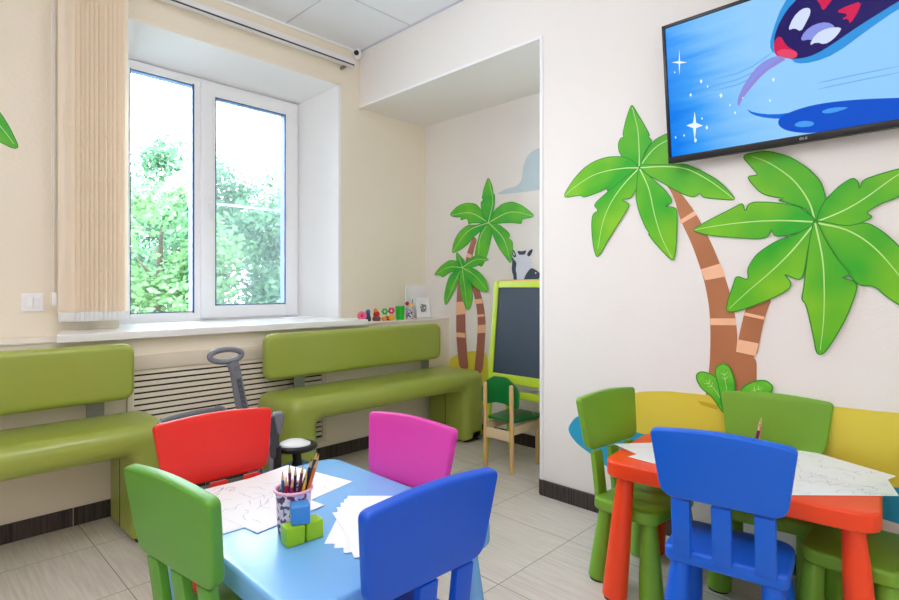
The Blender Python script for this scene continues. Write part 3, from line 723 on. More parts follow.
t = thing('wooden_chair', 'small pine chair with green seat and backrest in front of the easel', 'chair')
g0 = gz(512.5, 474, 0); g1 = gz(489, 461, 0); g2 = gz(537, 463, 0)
ux = Vector((0, -1, 0)); wd = .212; g1 = g0-ux*wd; fy = Vector((-ux.y, ux.x, 0))
cc = (g0+g1)/2+fy*.14; t.location = cc; rz = math.atan2(fy.y, fy.x)-PI/2; t.rotation_euler = (0, 0, rz)
hw = wd/2-.004
for sx in (-1, 1):
    b = MB(); b.tube([(sx*hw, -.14, 0), (sx*hw, -.145, .515), (sx*hw, -.145, .522)], [.013, .013, .010], M['wood'], 14); b.build('rear_leg', t)
    b = MB(); b.tube([(sx*hw, .12, 0), (sx*hw, .12, .29)], .013, M['wood'], 14); b.build('front_leg', t)
    b = MB(); b.box((sx*hw, -.01, .25), (.016, .25, .05), M['woodp'], bev=.002); b.build('side_rail', t)
b = MB(); b.box((0, -.14, .215), (hw*2-.02, .016, .06), M['woodp'], bev=.002); b.build('cross_rail', t)
b = MB(); b.box((0, .12, .255), (hw*2-.02, .016, .05), M['woodp'], bev=.002); b.build('cross_rail', t)
b = MB(); b.plate(rpoly([(-hw-.005, -.125), (hw+.005, -.125), (hw+.035, .17), (-hw-.035, .17)], [.03, .03, .06, .06]), .016, .007, M['dkgreen'], Matrix.Translation((0, 0, .293))); b.build('seat', t)
o = rpoly([(-hw-.04, .375), (-hw*.3, .402), (hw*.3, .402), (hw+.04, .375), (hw+.045, .50), (hw*.5, .562), (-hw*.5, .562), (-hw-.045, .50)], [.03, .03, .03, .03, .07, .05, .05, .07], 6)
b = MB(); b.plate(o, .014, .006, M['dkgreen'], Matrix.Translation((0, -.118, 0)) @ Matrix.Rotation(PI/2, 4, 'X')); b.build('backrest', t)

# ------------------------------------------------------------------ wall art (printed films on the walls)
PR = {}
PR['g_big'] = print_mat('print_green_large', (36, 176, 22), (140, 208, 20), .42)
PR['g_small'] = print_mat('print_green_small', (40, 178, 50), (112, 208, 44), .28)
PR['vein'] = mat('print_pale_vein', (196, 236, 150), .5)
PR['edge'] = mat('print_dark_green_edge', (34, 140, 26), .5)
PR['hl'] = mat('print_highlight', (226, 250, 200), .5)
PR['trunk'] = print_mat('print_brown', (196, 128, 86), (178, 112, 70), .6)
PR['trunk2'] = print_mat('print_dusty_brown', (184, 120, 104), (170, 106, 90), .6)
PR['band'] = mat('print_peach_band', (250, 196, 158), .5)
PR['sand'] = print_mat('print_yellow_sand', (226, 206, 66), (232, 214, 76), 1.2)
PR['sanddark'] = mat('print_dark_sand', (206, 176, 34), .5)
PR['sand2'] = mat('print_yellow_ground', (232, 222, 76), .5)
PR['sea'] = mat('print_sea_blue', (36, 166, 208), .5)
PR['cloud'] = mat('print_pale_cloud', (196, 214, 222), .5)
PR['zw'] = mat('print_zebra_white', (228, 232, 246), .5)
PR['zd'] = mat('print_zebra_dark', (52, 68, 90), .5)
PR['bush'] = print_mat('print_bush_green', (70, 186, 34), (120, 206, 50), .1)
PR['bushedge'] = mat('print_bush_edge', (40, 150, 30), .5)
def z(ox, oy, s, pts): return [(ox+x/s, oy+y/s) for x, y in pts]
class Wall:
    def __init__(s, X): s.p0 = (X, 0, 0); s.n = (-1, 0, 0)
    def P(s, q): return hit(q[0], q[1], s.p0, s.n)
RW, AW = Wall(XR), Wall(XA)
WW = Wall(0); WW.p0 = (0, YW, 0); WW.n = (0, -1, 0)
def art_part(name, wall, polys, parent, org, d, veins=(), edge=None, ew=.004, vw=.006):
    """polys: [(material, outline)], outlines in photo coordinates projected once onto the wall"""
    mb = MB(); n = Vector(wall.n); org = Vector(org)
    for k, (m, ol) in enumerate(polys):
        P = [wall.P(q)-org for q in ol]; P = chaikin(P, 2, .2) if k == 0 else P
        mb.flat(P, n, d if k == 0 else d+.0001, d+.0005+.0002*k, m)
        if edge and k == 0: mb.strip(P, n, ew, d+.00065, edge, closed=True)
    for v_ in veins:
        L = smooth_open([wall.P(q)-org for q in v_], 5); k = len(L)
        mb.strip(L, n, [vw*(1-.65*i/(k-1)) for i in range(k)], d+.0009, PR['vein'])
    return mb.build(name, parent, auto=False)
def art(name, label, cat, org): return thing(name, label, cat, org)

# big left palm
c = z(560, 90, 3.527, [(280, 275)])[0]; O1 = RW.P(c)
t = art('palm_mural', 'tall curved palm printed on the right wall, its crown half behind the television', 'mural', O1)
def Z1_(p): return z(560, 90, 3.527, p)
tr = [(365, 322), (400, 370), (425, 460)]
trunkL = Z1_(tr)+z(600, 200, 3, [(275, 130), (300, 200), (315, 250), (328, 320), (332, 400), (330, 480), (325, 530), (318, 575), (316, 612)])
trunkR = z(600, 200, 3, [(470, 612), (470, 540), (470, 470), (409, 457), (413, 410), (405, 340), (385, 260), (360, 190), (330, 120), (288, 40)])+Z1_([(440, 380), (400, 335)])
o = art_part('trunk', RW, [(PR['trunk'], trunkL+trunkR), (PR['band'], z(600, 200, 3, [(238, 62), (283, 33), (290, 45), (243, 72)])), (PR['band'], z(600, 200, 3, [(302, 208), (362, 190), (376, 230), (315, 241)])),
     (PR['band'], z(600, 200, 3, [(331, 355), (406, 355), (410, 376), (331, 375)]))], t, O1, .0004)
fr = [
 ([(282, 272), (292, 240), (325, 182), (372, 155), (430, 140), (460, 170), (440, 220), (400, 262), (385, 270), (340, 278)], [(280, 275), (300, 245), (335, 205), (375, 180), (420, 165)]),
 ([(284, 278), (275, 262), (250, 262), (222, 240), (208, 215), (206, 190), (213, 172), (226, 165), (222, 155), (232, 110), (243, 75), (254, 50), (270, 78), (295, 118), (318, 160), (312, 166), (327, 180), (308, 205), (292, 240)], [(280, 275), (280, 220), (275, 140), (256, 62)]),
 ([(282, 278), (265, 255), (240, 240), (215, 235), (170, 236), (120, 252), (80, 280), (45, 320), (8, 382), (75, 370), (85, 380), (140, 360), (170, 345), (165, 358), (200, 340), (240, 312), (275, 285)], [(278, 275), (230, 276), (170, 285), (110, 305), (50, 345), (12, 378)]),
 ([(278, 272), (290, 263), (385, 265), (440, 260), (500, 285), (560, 320), (600, 360), (622, 390), (560, 385), (505, 380), (495, 362), (475, 380), (440, 370), (400, 350), (350, 320), (310, 302)], [(284, 275), (370, 270), (450, 280), (520, 315), (570, 350), (615, 385)]),
 ([(282, 272), (235, 305), (180, 350), (118, 405), (138, 425), (116, 438), (112, 480), (118, 550), (132, 598), (165, 540), (215, 460), (248, 407), (240, 398), (215, 386), (252, 384), (277, 335), (288, 298)], [(280, 276), (225, 335), (180, 400), (152, 470), (135, 560)]),
 ([(280, 270), (275, 300), (272, 340), (268, 380), (280, 430), (300, 480), (318, 507), (312, 508), (340, 545), (395, 602), (405, 595), (412, 550), (416, 420), (395, 412), (368, 411), (402, 395), (370, 350), (310, 300)], [(284, 280), (315, 350), (335, 440), (360, 520), (395, 590)])]
for k, (ol, vn) in enumerate(fr): art_part('frond', RW, [(PR['g_big'], Z1_(ol))], t, O1, .0012+.0006*k, [Z1_(vn)], PR['edge'])
# big right palm
def Z2_(p): return z(600, 200, 3, p)
def Z3_(p): return z(690, 140, 2.607, p)
c = Z2_([(646, 68)])[0]; O2 = RW.P(c)
t = art('palm_mural', 'shorter palm printed on the right wall below the television screen, at the far right', 'mural', O2)
art_part('trunk', RW, [(PR['trunk'], Z2_([(445, 300), (428, 360), (413, 430), (407, 470), (470, 475), (480, 420), (495, 350), (520, 285)])), (PR['band'], Z2_([(436, 337), (495, 350), (492, 359), (432, 346)])), (PR['band'], Z2_([(413, 418), (477, 430), (468, 468), (409, 455)]))], t, O2, .0020)
fr = [
 ('3', [(327, 218), (318, 200), (300, 178), (260, 165), (228, 157), (250, 153), (190, 143), (160, 112), (150, 95), (180, 92), (165, 75), (133, 40), (200, 28), (260, 43), (310, 75), (343, 110), (355, 150), (350, 175)], [(327, 212), (310, 160), (270, 105), (210, 62), (160, 42)]),
 ('3', [(327, 222), (340, 180), (355, 155), (390, 120), (425, 98), (440, 110), (442, 130), (450, 105), (500, 88), (560, 72), (600, 75), (570, 125), (545, 150), (500, 165), (458, 190), (478, 200), (458, 212), (400, 235), (360, 226)], [(330, 214), (400, 185), (460, 150), (545, 90), (590, 78)]),
 ('2', [(637, 66), (655, 62), (740, 80), (800, 66), (850, 95), (899, 140), (950, 200), (975, 270), (950, 330), (920, 325), (897, 314), (860, 290), (825, 258), (780, 257), (740, 218), (690, 145)], [(646, 68), (740, 90), (820, 140), (897, 225), (940, 290)]),
 ('2', [(652, 60), (610, 30), (600, 20), (530, 8), (450, 6), (437, 38), (430, 8), (400, 25), (330, 60), (274, 92), (330, 107), (420, 114), (480, 117), (508, 110), (515, 85), (525, 110), (560, 107), (600, 97), (640, 82)], [(646, 66), (540, 62), (440, 67), (350, 78), (285, 90)]),
 ('2', [(650, 64), (640, 75), (590, 103), (530, 123), (470, 163), (443, 207), (448, 242), (410, 226), (400, 260), (385, 300), (380, 332), (400, 337), (450, 322), (530, 290), (572, 265), (574, 245), (550, 220), (600, 242), (614, 220), (628, 130)], [(646, 70), (580, 150), (520, 210), (450, 270), (390, 325)]),
 ('2', [(642, 60), (640, 75), (632, 110), (622, 180), (612, 270), (606, 298), (620, 312), (640, 400), (650, 457), (662, 464), (675, 458), (702, 420), (742, 350), (774, 265), (767, 243), (722, 233), (755, 225), (715, 180), (677, 120), (655, 68)], [(647, 70), (668, 170), (674, 260), (672, 360), (662, 450)])]
for k, (s_, ol, vn) in enumerate(fr):
    Zf = Z3_ if s_ == '3' else Z2_
    art_part('frond', RW, [(PR['g_big'], Zf(ol))], t, O2, .0048+.0006*k, [Zf(vn)], PR['edge'])
# bush, sand, sea
ob = RW.P(Z2_([(385, 600)])[0])
t = art('bush_mural', 'small rounded green bush printed at the foot of the tall palm', 'mural', ob)
for k, (ol, vn) in enumerate([
  ([(370, 640), (340, 592), (305, 565), (291, 540), (290, 522), (305, 514), (335, 521), (365, 545), (385, 580), (395, 640)], [(375, 620), (350, 575), (318, 540)]),
  ([(390, 640), (415, 582), (435, 556), (470, 541), (500, 541), (520, 558), (516, 575), (490, 590), (440, 620)], [(400, 610), (440, 580), (490, 562)]),
  ([(370, 640), (358, 560), (346, 520), (350, 500), (370, 489), (390, 500), (402, 530), (406, 560), (405, 640)], [(385, 620), (380, 560), (372, 510)])]):
    v2 = []
    a, m_, e_ = vn
    for q in (.45, .7):
        for sg in (-1, 1):
            s0 = (m_[0]+(e_[0]-m_[0])*q, m_[1]+(e_[1]-m_[1])*q); dx, dy = e_[0]-a[0], e_[1]-a[1]; L = math.hypot(dx, dy)
            v2.append(Z2_([s0, (s0[0]+dx/L*9-sg*dy/L*11, s0[1]+dy/L*9+sg*dx/L*11)]))
    art_part('leaf', RW, [(PR['bush'], Z2_(ol))], t, ob, .0030+.0007*k, [Z2_(vn)]+v2, PR['bushedge'], .005, .003)
def yz(pts): return [Vector((XR, y_, z_)) for y_, z_ in pts]
class Raw:
    def __init__(s, X): s.X = X; s.n = (-1, 0, 0)
    def P(s, q): return Vector((s.X, q[0], q[1]))
rr = Raw(XR); osea = Vector((XR, .5, .4))
t = art_part('sea_mural', rr, [(PR['sea'], [(1.497, .385), (1.46, .44), (1.40, .475), (1.2, .50), (.4, .50), (-.8, .50), (-.8, .20), (-.2, .22), (.19, .298), (.7, .30), (1.1, .20), (1.25, .22), (1.355, .272), (1.44, .31), (1.485, .35)])], None, (0, 0, 0), .0002)
tag(t, 'blue water patch printed low on the right wall, under the yellow ground', 'mural')
q = RW.P
sand = [q((594, 412)), q((606, 404)), q((622, 396)), q((640, 391.5)), q((668, 391)), q((697, 394)), q((760, 399.5)), q((836, 406.5)), q((899, 413.5))]
sandp = [(v_.y, v_.z) for v_ in sand]+[(-.1, .71), (-.8, .72), (-.8, .36), (-.2, .39), (.19, .417), (.6, .40), (1.0, .42), (1.25, .44), (1.38, .47)]
t = art_part('sand_mural', rr, [(PR['sand'], sandp), (PR['sanddark'], [(w_.y, w_.z) for w_ in [q(p_) for p_ in z(690, 340, 3.75, [(28, 228), (60, 232), (105, 246), (104, 262), (70, 252), (45, 244)])]])], None, (0, 0, 0), .0012)
tag(t, 'yellow sandy ground printed across the right wall behind the green chairs', 'mural')
# alcove palms
def Z4_(p): return z(420, 150, 4, p)
c = Z4_([(275, 290)])[0]; O3 = AW.P(c)
t = art('palm_mural', 'taller palm printed on the alcove wall, left of the zebra', 'mural', O3)
art_part('trunk', AW, [(PR['trunk2'], z(300, 200, 3, [(520, 108), (500, 160), (496, 200), (505, 240), (520, 275), (530, 320), (534, 370), (530, 440), (524, 500), (522, 520), (548, 520), (554, 440), (558, 370), (551, 310), (537, 262), (520, 220), (514, 185), (522, 150), (532, 118)])),
   (PR['band'], z(300, 200, 3, [(501, 158), (516, 165), (514, 176), (499, 170)])), (PR['band'], z(300, 200, 3, [(522, 298), (546, 296), (549, 310), (527, 312)])), (PR['band'], z(300, 200, 3, [(532, 344), (552, 342), (554, 349), (533, 351)])), (PR['band'], z(300, 200, 3, [(532, 376), (557, 373), (557, 398), (532, 400)]))], t, O3, .0004)
fr = [([(262, 285), (285, 288), (290, 330), (278, 390), (266, 430), (245, 475), (218, 425), (226, 380), (240, 330)], (235, 420)),
 ([(270, 300), (240, 292), (205, 292), (195, 300), (190, 272), (162, 282), (165, 266), (150, 270), (116, 262), (145, 228), (180, 212), (225, 214), (250, 245), (268, 280)], (122, 262)),
 ([(275, 300), (278, 280), (300, 240), (330, 215), (370, 206), (410, 222), (440, 245), (462, 267), (405, 277), (410, 296), (370, 290), (330, 292)], (456, 265)),
 ([(265, 290), (230, 300), (190, 300), (155, 330), (135, 370), (128, 414), (150, 406), (180, 388), (195, 370), (184, 385), (215, 350), (245, 322), (275, 296)], (132, 408)),
 ([(278, 288), (320, 300), (357, 330), (362, 345), (352, 352), (372, 365), (373, 400), (366, 458), (345, 430), (315, 390), (292, 340)], (364, 450)),
 ([(275, 292), (262, 280), (248, 240), (244, 210), (256, 198), (248, 195), (258, 150), (275, 105), (292, 150), (294, 175), (301, 180), (300, 220), (290, 275)], (275, 115))]
for k, (ol, tip) in enumerate(fr):
    m_ = ((275+tip[0])/2+(tip[1]-290)*.10*(-1 if tip[0] > 275 else 1)*-1, (290+tip[1])/2-abs(tip[0]-275)*.16)
    art_part('frond', AW, [(PR['g_small'], Z4_(ol))], t, O3, .0012+.0006*k, [Z4_([(275, 290), m_, tip])], PR['edge'], .004, .0075)
c = Z4_([(172, 470)])[0]; O4 = AW.P(c)
t = art('palm_mural', 'shorter palm printed on the alcove wall beside the bench backrest', 'mural', O4)
art_part('trunk', AW, [(PR['trunk2'], z(300, 200, 3, [(474, 240), (470, 330), (470, 400), (474, 460), (480, 505), (508, 508), (502, 460), (497, 400), (497, 330), (494, 240)])), (PR['band'], z(300, 200, 3, [(470, 306), (497, 304), (497, 342), (470, 345)])), (PR['band'], z(300, 200, 3, [(470, 397), (497, 399), (497, 413), (470, 411)]))], t, O4, .0048)
fr = [([(172, 480), (158, 465), (146, 435), (148, 407), (165, 425), (182, 445), (180, 470)], (152, 418)),
 ([(175, 480), (165, 475), (155, 530), (130, 580), (103, 626), (98, 590), (110, 530), (122, 500), (145, 482)], (106, 615)),
 ([(178, 478), (150, 486), (120, 490), (92, 512), (85, 498), (56, 502), (85, 465), (120, 440), (150, 443)], (64, 498)),
 ([(170, 475), (190, 440), (230, 420), (284, 438), (255, 447), (240, 460), (205, 472)], (276, 438)),
 ([(168, 472), (190, 490), (210, 540), (214, 600), (193, 650), (170, 590), (160, 520)], (193, 640)),
 ([(172, 466), (220, 473), (250, 495), (270, 525), (278, 568), (250, 566), (225, 550), (192, 520)], (272, 560))]
for k, (ol, tip) in enumerate(fr):
    m_ = ((172+tip[0])/2, (470+tip[1])/2-abs(tip[0]-172)*.14)
    art_part('frond', AW, [(PR['g_small'], Z4_(ol))], t, O4, .0062+.0006*k, [Z4_([(172, 470), m_, tip])], PR['edge'], .003, .006)
t = art_part('sand_mural', AW, [(PR['sand2'], z(300, 200, 3, [(436, 495), (445, 480), (462, 468), (480, 460), (520, 452), (556, 456), (566, 480), (566, 640), (436, 640)]))], None, (0, 0, 0), .0002)
tag(t, 'yellow ground patch printed low on the alcove wall', 'mural')
oz = AW.P(Z4_([(405, 520)])[0])
t = art('zebra_mural', 'zebra head printed on the alcove wall, looking over the chalkboard', 'mural', oz)
art_part('head', AW, [(PR['zw'], Z4_([(383, 412), (395, 405), (425, 405), (438, 425), (450, 455), (440, 500), (430, 560), (385, 560), (380, 470)]))], t, oz, .0004)
art_part('muzzle', AW, [(PR['zd'], Z4_([(413, 524), (425, 495), (445, 470), (465, 480), (482, 494), (476, 520), (450, 528)])), (PR['zw'], Z4_([(461, 489), (466, 489), (466, 495), (461, 495)]))], t, oz, .0018)
art_part('mane', AW, [(PR['zd'], Z4_([(368, 425), (378, 440), (387, 450), (383, 480), (388, 500), (388, 560), (372, 560), (376, 510), (367, 480), (370, 450)]))], t, oz, .0018)
art_part('ear', AW, [(PR['zd'], Z4_([(368, 394), (380, 405), (387, 425), (378, 432), (369, 415)])), (PR['zw'], Z4_([(372, 405), (378, 412), (381, 422), (375, 420)]))], t, oz, .0030)
art_part('ear', AW, [(PR['zd'], Z4_([(452, 394), (450, 410), (438, 428), (428, 420), (436, 404)]))], t, oz, .0030)
art_part('forelock', AW, [(PR['zd'], Z4_([(390, 402), (408, 406), (427, 400), (422, 418), (396, 420)]))], t, oz, .0030)
t = art_part('cloud_mural', AW, [(PR['cloud'], Z4_([(300, 180), (340, 156), (385, 146), (408, 122), (412, 70), (428, 25), (460, -5), (520, -10), (560, 30), (620, 60), (640, 140), (500, 156), (400, 170)]))], None, (0, 0, 0), .0002)
tag(t, 'pale blue cloud printed high on the alcove wall above the palms', 'mural')
# frond of a palm at the far left of the window wall
ow = WW.P((0, 130))
t = art('palm_mural', 'single green frond tip printed on the window wall at the far left edge', 'mural', ow)
art_part('frond', WW, [(PR['g_big'], [(-60, 60), (-20, 92), (0, 112), (10, 128), (19, 147), (14, 149), (0, 142), (-30, 128), (-70, 110)])], t, ow, .0004, [[(-60, 80), (-20, 108), (0, 126), (14, 144)]], PR['edge'])

# ------------------------------------------------------------------ television
TB_ = Vector((2.345, .953, 1.638)); TT_ = Vector((2.2715, .953, 2.207))
up = (TT_-TB_).normalized(); al = Vector((0, -1, 0)); nn = al.cross(up).normalized()
if nn.x > 0: nn = -nn
TH = (TT_-TB_).length; TWd = .98
t = thing('television', 'wide flat television on the right wall showing a blue water scene', 'television', TB_)
RM3 = Matrix((( al.x, -nn.x, up.x), (al.y, -nn.y, up.y), (al.z, -nn.z, up.z))).to_4x4()    # local x along, y into the set, z up
def tvb(name, mb, par=None):
    o = mb.build(name, par or t)
    if par is None: o.matrix_local = RM3
    return o
b = MB(); b.box((TWd/2, .004+.015, TH/2), (TWd, .03, TH), M['tvback'], bev=.003); b.box((TWd/2, .045, TH*.42), (TWd*.6, .04, TH*.55), M['tvback'], bev=.01); case = tvb('casing', b)
b = MB(); bw = .013
b.box((bw/2, 0, TH/2), (bw, .012, TH), M['black'], bev=.002); b.box((TWd-bw/2, 0, TH/2), (bw, .012, TH), M['black'], bev=.002)
b.box((TWd/2, 0, TH-bw/2), (TWd, .012, bw), M['black'], bev=.002); b.box((TWd/2, -.001, .013), (TWd, .014, .026), M['black'], bev=.002); tvb('bezel', b)
# picture
def uvp(px, py):
    h_ = hit(px, py, TB_, nn)-TB_; return (h_.dot(al), h_.dot(up))
def clip(poly, x0, x1, z0, z1):
    def cl(P, ins, itx):
        out = []
        for i in range(len(P)):
            a, c_ = P[i-1], P[i]
            if ins(c_):
                if not ins(a): out.append(itx(a, c_))
                out.append(c_)
            elif ins(a): out.append(itx(a, c_))
        return out
    def ix(v_, k): 
        def f(a, c_):
            s = (v_-a[k])/(c_[k]-a[k]); return (a[0]+(c_[0]-a[0])*s, a[1]+(c_[1]-a[1])*s)
        return f
    P = cl(poly, lambda p: p[0] >= x0, ix(x0, 0)); P = P and cl(P, lambda p: p[0] <= x1, ix(x1, 0))
    P = P and cl(P, lambda p: p[1] >= z0, ix(z0, 1)); P = P and cl(P, lambda p: p[1] <= z1, ix(z1, 1)); return P
sx0, sx1, sz0, sz1 = bw, TWd-bw, .028, TH-bw
b = MB(); b.add([(sx0, .002, sz0), (sx1, .002, sz0), (sx1, .002, sz1), (sx0, .002, sz1)], [(0, 1, 2, 3)], screen_mat())
SM = {k: emit('screen_'+k, c_, SCREEN) for k, c_ in dict(navy=(36, 26, 100), rim=(50, 150, 226), white=(214, 226, 252), lav=(140, 150, 232), lilac=(150, 140, 220), red=(214, 30, 84), pink=(232, 72, 110), blue=(10, 84, 208), blue2=(20, 110, 226), hl=(74, 160, 240), spark=(236, 250, 255), streak=(110, 178, 244)).items()}
layer = [0]
def pic(ol, m, s=3.53, ox=660, oy=0, it=1, raw=False):
    P = ol if raw else [uvp(*q_) for q_ in z(ox, oy, s, ol)]
    P = [tuple(v_) for v_ in chaikin([Vector(p_) for p_ in P], it, .25)]
    P = clip(P, sx0, sx1, sz0, sz1)
    if len(P) < 3: return
    layer[0] += 1; yy = .002-.00004*layer[0]
    tri = tessellate_polygon([[Vector((p_[0], p_[1], 0)) for p_ in P]])
    b.add([(p_[0], yy, p_[1]) for p_ in P], tri, SM[m])
for y_ in (210, 232, 250): pic([(180, y_+70), (300, y_+40), (400, y_-30), (402, y_-27), (300, y_+45), (180, y_+74)], 'streak')
for y_ in (240, 262): pic([(560, y_+50), (700, y_+20), (844, y_-8), (844, y_-5), (700, y_+24), (560, y_+54)], 'streak')
pic([(460, 205), (480, 225), (540, 220), (620, 190), (740, 100), (850, 25), (1000, -60), (900, -100), (500, -80), (430, 20), (400, 100), (385, 160), (400, 190)], 'rim')
pic([(405, 190), (400, 140), (415, 90), (450, 30), (490, -10), (560, -80), (1000, -90), (844, 3), (800, 30), (700, 92), (600, 162), (540, 196), (490, 208), (440, 206)], 'navy', it=2)
pic([(450, 108), (470, 60), (500, 30), (528, 26), (532, 45), (515, 80), (497, 112), (475, 98)], 'white')
pic([(493, 145), (510, 110), (545, 85), (590, 76), (622, 95), (600, 120), (560, 150), (530, 138)], 'lav')
pic([(525, 162), (548, 120), (590, 98), (640, 95), (635, 112), (610, 140), (580, 157), (552, 148)], 'white')
pic([(403, 185), (400, 150), (423, 122), (445, 160), (460, 170), (487, 185), (480, 207), (440, 205), (415, 200)], 'red')
pic([(405, 186), (430, 172), (462, 175), (488, 186), (478, 204), (440, 205)], 'pink')
pic([(410, 194), (450, 206), (410, 230), (370, 255), (320, 310), (290, 350), (275, 380), (272, 350), (300, 290), (350, 225)], 'lilac')
pic([(405, 196), (430, 202), (372, 240), (320, 290), (280, 350), (300, 300), (350, 230)], 'lav')
pic([(545, -10), (565, 14), (575, 40), (600, 8), (620, -20)], 'red'); pic([(618, 42), (660, 20), (712, 3), (700, 40), (670, 87), (665, 65), (638, 70), (668, 50)], 'red')
pic([(302, 382), (330, 398), (400, 405), (480, 395), (470, 420), (380, 418), (325, 405)], 'blue2')
pic([(415, 440), (420, 415), (470, 390), (560, 365), (700, 350), (844, 345), (1000, 340), (1100, 380), (1000, 410), (844, 425), (700, 445), (560, 468), (500, 470), (440, 460)], 'blue', it=2)
pic([(470, 440), (500, 425), (545, 430), (540, 445), (490, 450)], 'hl'); pic([(565, 395), (600, 380), (672, 377), (640, 390), (590, 402)], 'hl')
def star(x, y, r, w_):
    ol = []
    for k in range(8):
        a = PI/4*k; q_ = r if k % 2 == 0 else w_; ol.append((x+math.cos(a)*q_*.6, y+math.sin(a)*q_))
    P = [uvp(*p_) for p_ in z(660, 0, 3.53, ol)]; P = clip(P, sx0, sx1, sz0, sz1); layer[0] += 1
    b.add([(p_[0], .002-.00004*layer[0], p_[1]) for p_ in P], tessellate_polygon([[Vector((p_[0], p_[1], 0)) for p_ in P]]), SM['spark'])
star(122, 443, 50, 13); star(68, 220, 46, 6)
for x, y, r in ((145, 287, 8), (215, 337, 9), (108, 335, 7), (400, 281, 8), (388, 355, 6), (265, 398, 6), (168, 305, 5), (247, 371, 5), (125, 495, 9), (55, 485, 5), (85, 478, 5), (165, 450, 8), (148, 418, 5), (52, 255, 4), (292, 345, 4)):
    star(x, y, r, r*.75)
tvb('screen', b)
# maker's mark on the lower bezel
b = MB(); lu, lz = uvp(803.5, 138.5)[0], .0135; yy = -.0095
gm = mat('silver_mark', (200, 202, 206), .4)
def pl(pts, w_=.0014, closed=False): b.strip([(lu+x*.001, yy, lz+y*.001) for x, y in pts], (0, -1, 0), w_, 0, gm, closed)
pl([(-6+4.2*math.cos(a), 4.2*math.sin(a)) for a in [2*PI*k/20 for k in range(20)]], .0012, True)
pl([(-7, 1.5), (-7, -1.8), (-5, -1.8)], .0009); pl([(-4, 1.5), (-2.6, 0), (-4.2, 0)], .0008)
pl([(1, 4), (1, -3.4), (5, -3.4)]); pl([(13, 3), (10.5, 4), (8, 2.6), (7.4, 0), (8.4, -3), (10.8, -3.8), (13, -3), (13, .2), (10.4, .2)])
tvb('maker_mark', b)
b = MB(); b.box((TWd/2, .11, TH*.42), (.30, .09, .22), M['tvback']); 
o = tvb('wall_mount', b)

# ------------------------------------------------------------------ vertical blind and its track
t = thing('vertical_blind', 'peach vertical blind drawn to the left side of the window', 'blind', (.70, 3.20, .935))
b = MB(); b.box((.305, 0, 1.772), (2.61, .045, .05), M['track'], bev=.006)
tr_ = b.build('track', t)
b = MB(); b.box((.305, -.0232, 1.754), (2.58, .002, .010), M['slot']); b.build('slot', tr_)
b = MB(); b.box((1.55, .05, 1.748), (.014, .06, .022), M['greymetal'], bev=.002); b.build('track_bracket', tr_)
nS = 24
for k in range(nS):
    x = -.108+k*(.228/(nS-1)); a = rad(-33+(13 if k % 2 else -11)+random.uniform(-4, 4))
    T = Matrix.Translation((x, 0, 0)) @ Matrix.Rotation(a, 4, 'Z')
    b = MB(); n = 6; vs = []
    for i in range(n+1):
        u_ = -.042+.084*i/n; cu = .006*(1-(u_/.042)**2); vs += [(u_, cu, .045), (u_, cu, 1.738)]
    b.add(vs, [(2*i, 2*i+2, 2*i+3, 2*i+1) for i in range(n)], M['blind'], True, T); o = b.build('slat', t, auto=False)
    b = MB(); b.box((0, .003, .022), (.082, .005, .045), M['weight'], T=T, bev=.0015); b.build('weight', o)
b = MB(); b.tube([(-.165, 0, 1.72), (-.165, 0, .14)], .0018, M['track'], 6); b.tube([(-.155, 0, 1.72), (-.158, 0, .14)], .0018, M['track'], 6); b.build('cord', t)
b = MB(); b.box((-.158, 0, .11), (.022, .018, .066), M['track'], bev=.004); b.build('cord_weight', t)
# light switch
t = thing('light_switch', 'white double light switch on the wall left of the blind', 'light switch', (.470, YW, 1.03))
b = MB(); b.box((0, -.005, 0), (.088, .010, .088), M['plasticwhite'], bev=.003); b.build('plate', t)
for sx in (-1, 1):
    b = MB(); b.box((sx*.0155, -.0115, 0), (.029, .006, .052), M['plasticwhite'], bev=.002); b.build('rocker', t)
# camera in the ceiling corner
t = thing('security_camera', 'tiny white dome camera in the ceiling corner above the beam', 'camera', (2.362, 3.235, 2.80))
b = MB(); T = Matrix.Rotation(rad(100), 4, RT)
b.lathe([(.001, .0), (.018, .002), (.024, .02), (.024, .035), (.018, .045), (.001, .046)], M['plasticwhite'], 24, Matrix.Translation(FW*.02) @ Matrix.Rotation(rad(90), 4, RT)); b.box((.01, .012, .025), (.03, .03, .03), M['plasticwhite'], bev=.004); b.build('housing', t)
b = MB(); b.tube([FW*-.032, FW*-.022], .013, M['black'], 18); b.build('lens', t)
# sheets on the sill
b = MB(); b.box((0, 0, .002), (.22, .14, .004), M['paper']); o = b.build('paper_stack', None, (2.0, 3.47, .8885), rad(12)); tag(o, 'thin stack of white paper lying on the sill in the recess corner', 'paper')

# ------------------------------------------------------------------ small things on the ledge above the right bench
ZL = LZ+.0125
def at(px, y): return hit(px, 320, (0, y, 0), (0, 1, 0)).x
CM = {n: mat('toy_'+n, c, .4) for n, c in dict(pink=(240, 110, 150), rose=(226, 60, 120), blue=(70, 110, 170), navy=(40, 60, 90), red=(200, 40, 50), orange=(244, 150, 50), brown=(120, 70, 66), green=(60, 190, 70), lime=(20, 190, 40), white=(244, 240, 236), yellow=(250, 190, 60), lilac=(190, 170, 210)).items()}
def sph(b, c, r, m, n=14, sq=(1, 1, 1)):
    prof = [(max(.0001, r*math.sin(PI*k/10)), -r*math.cos(PI*k/10)) for k in range(11)]
    b.lathe(prof, m, n, Matrix.Translation(c) @ Matrix.Diagonal((*sq, 1)))
YL = 3.10
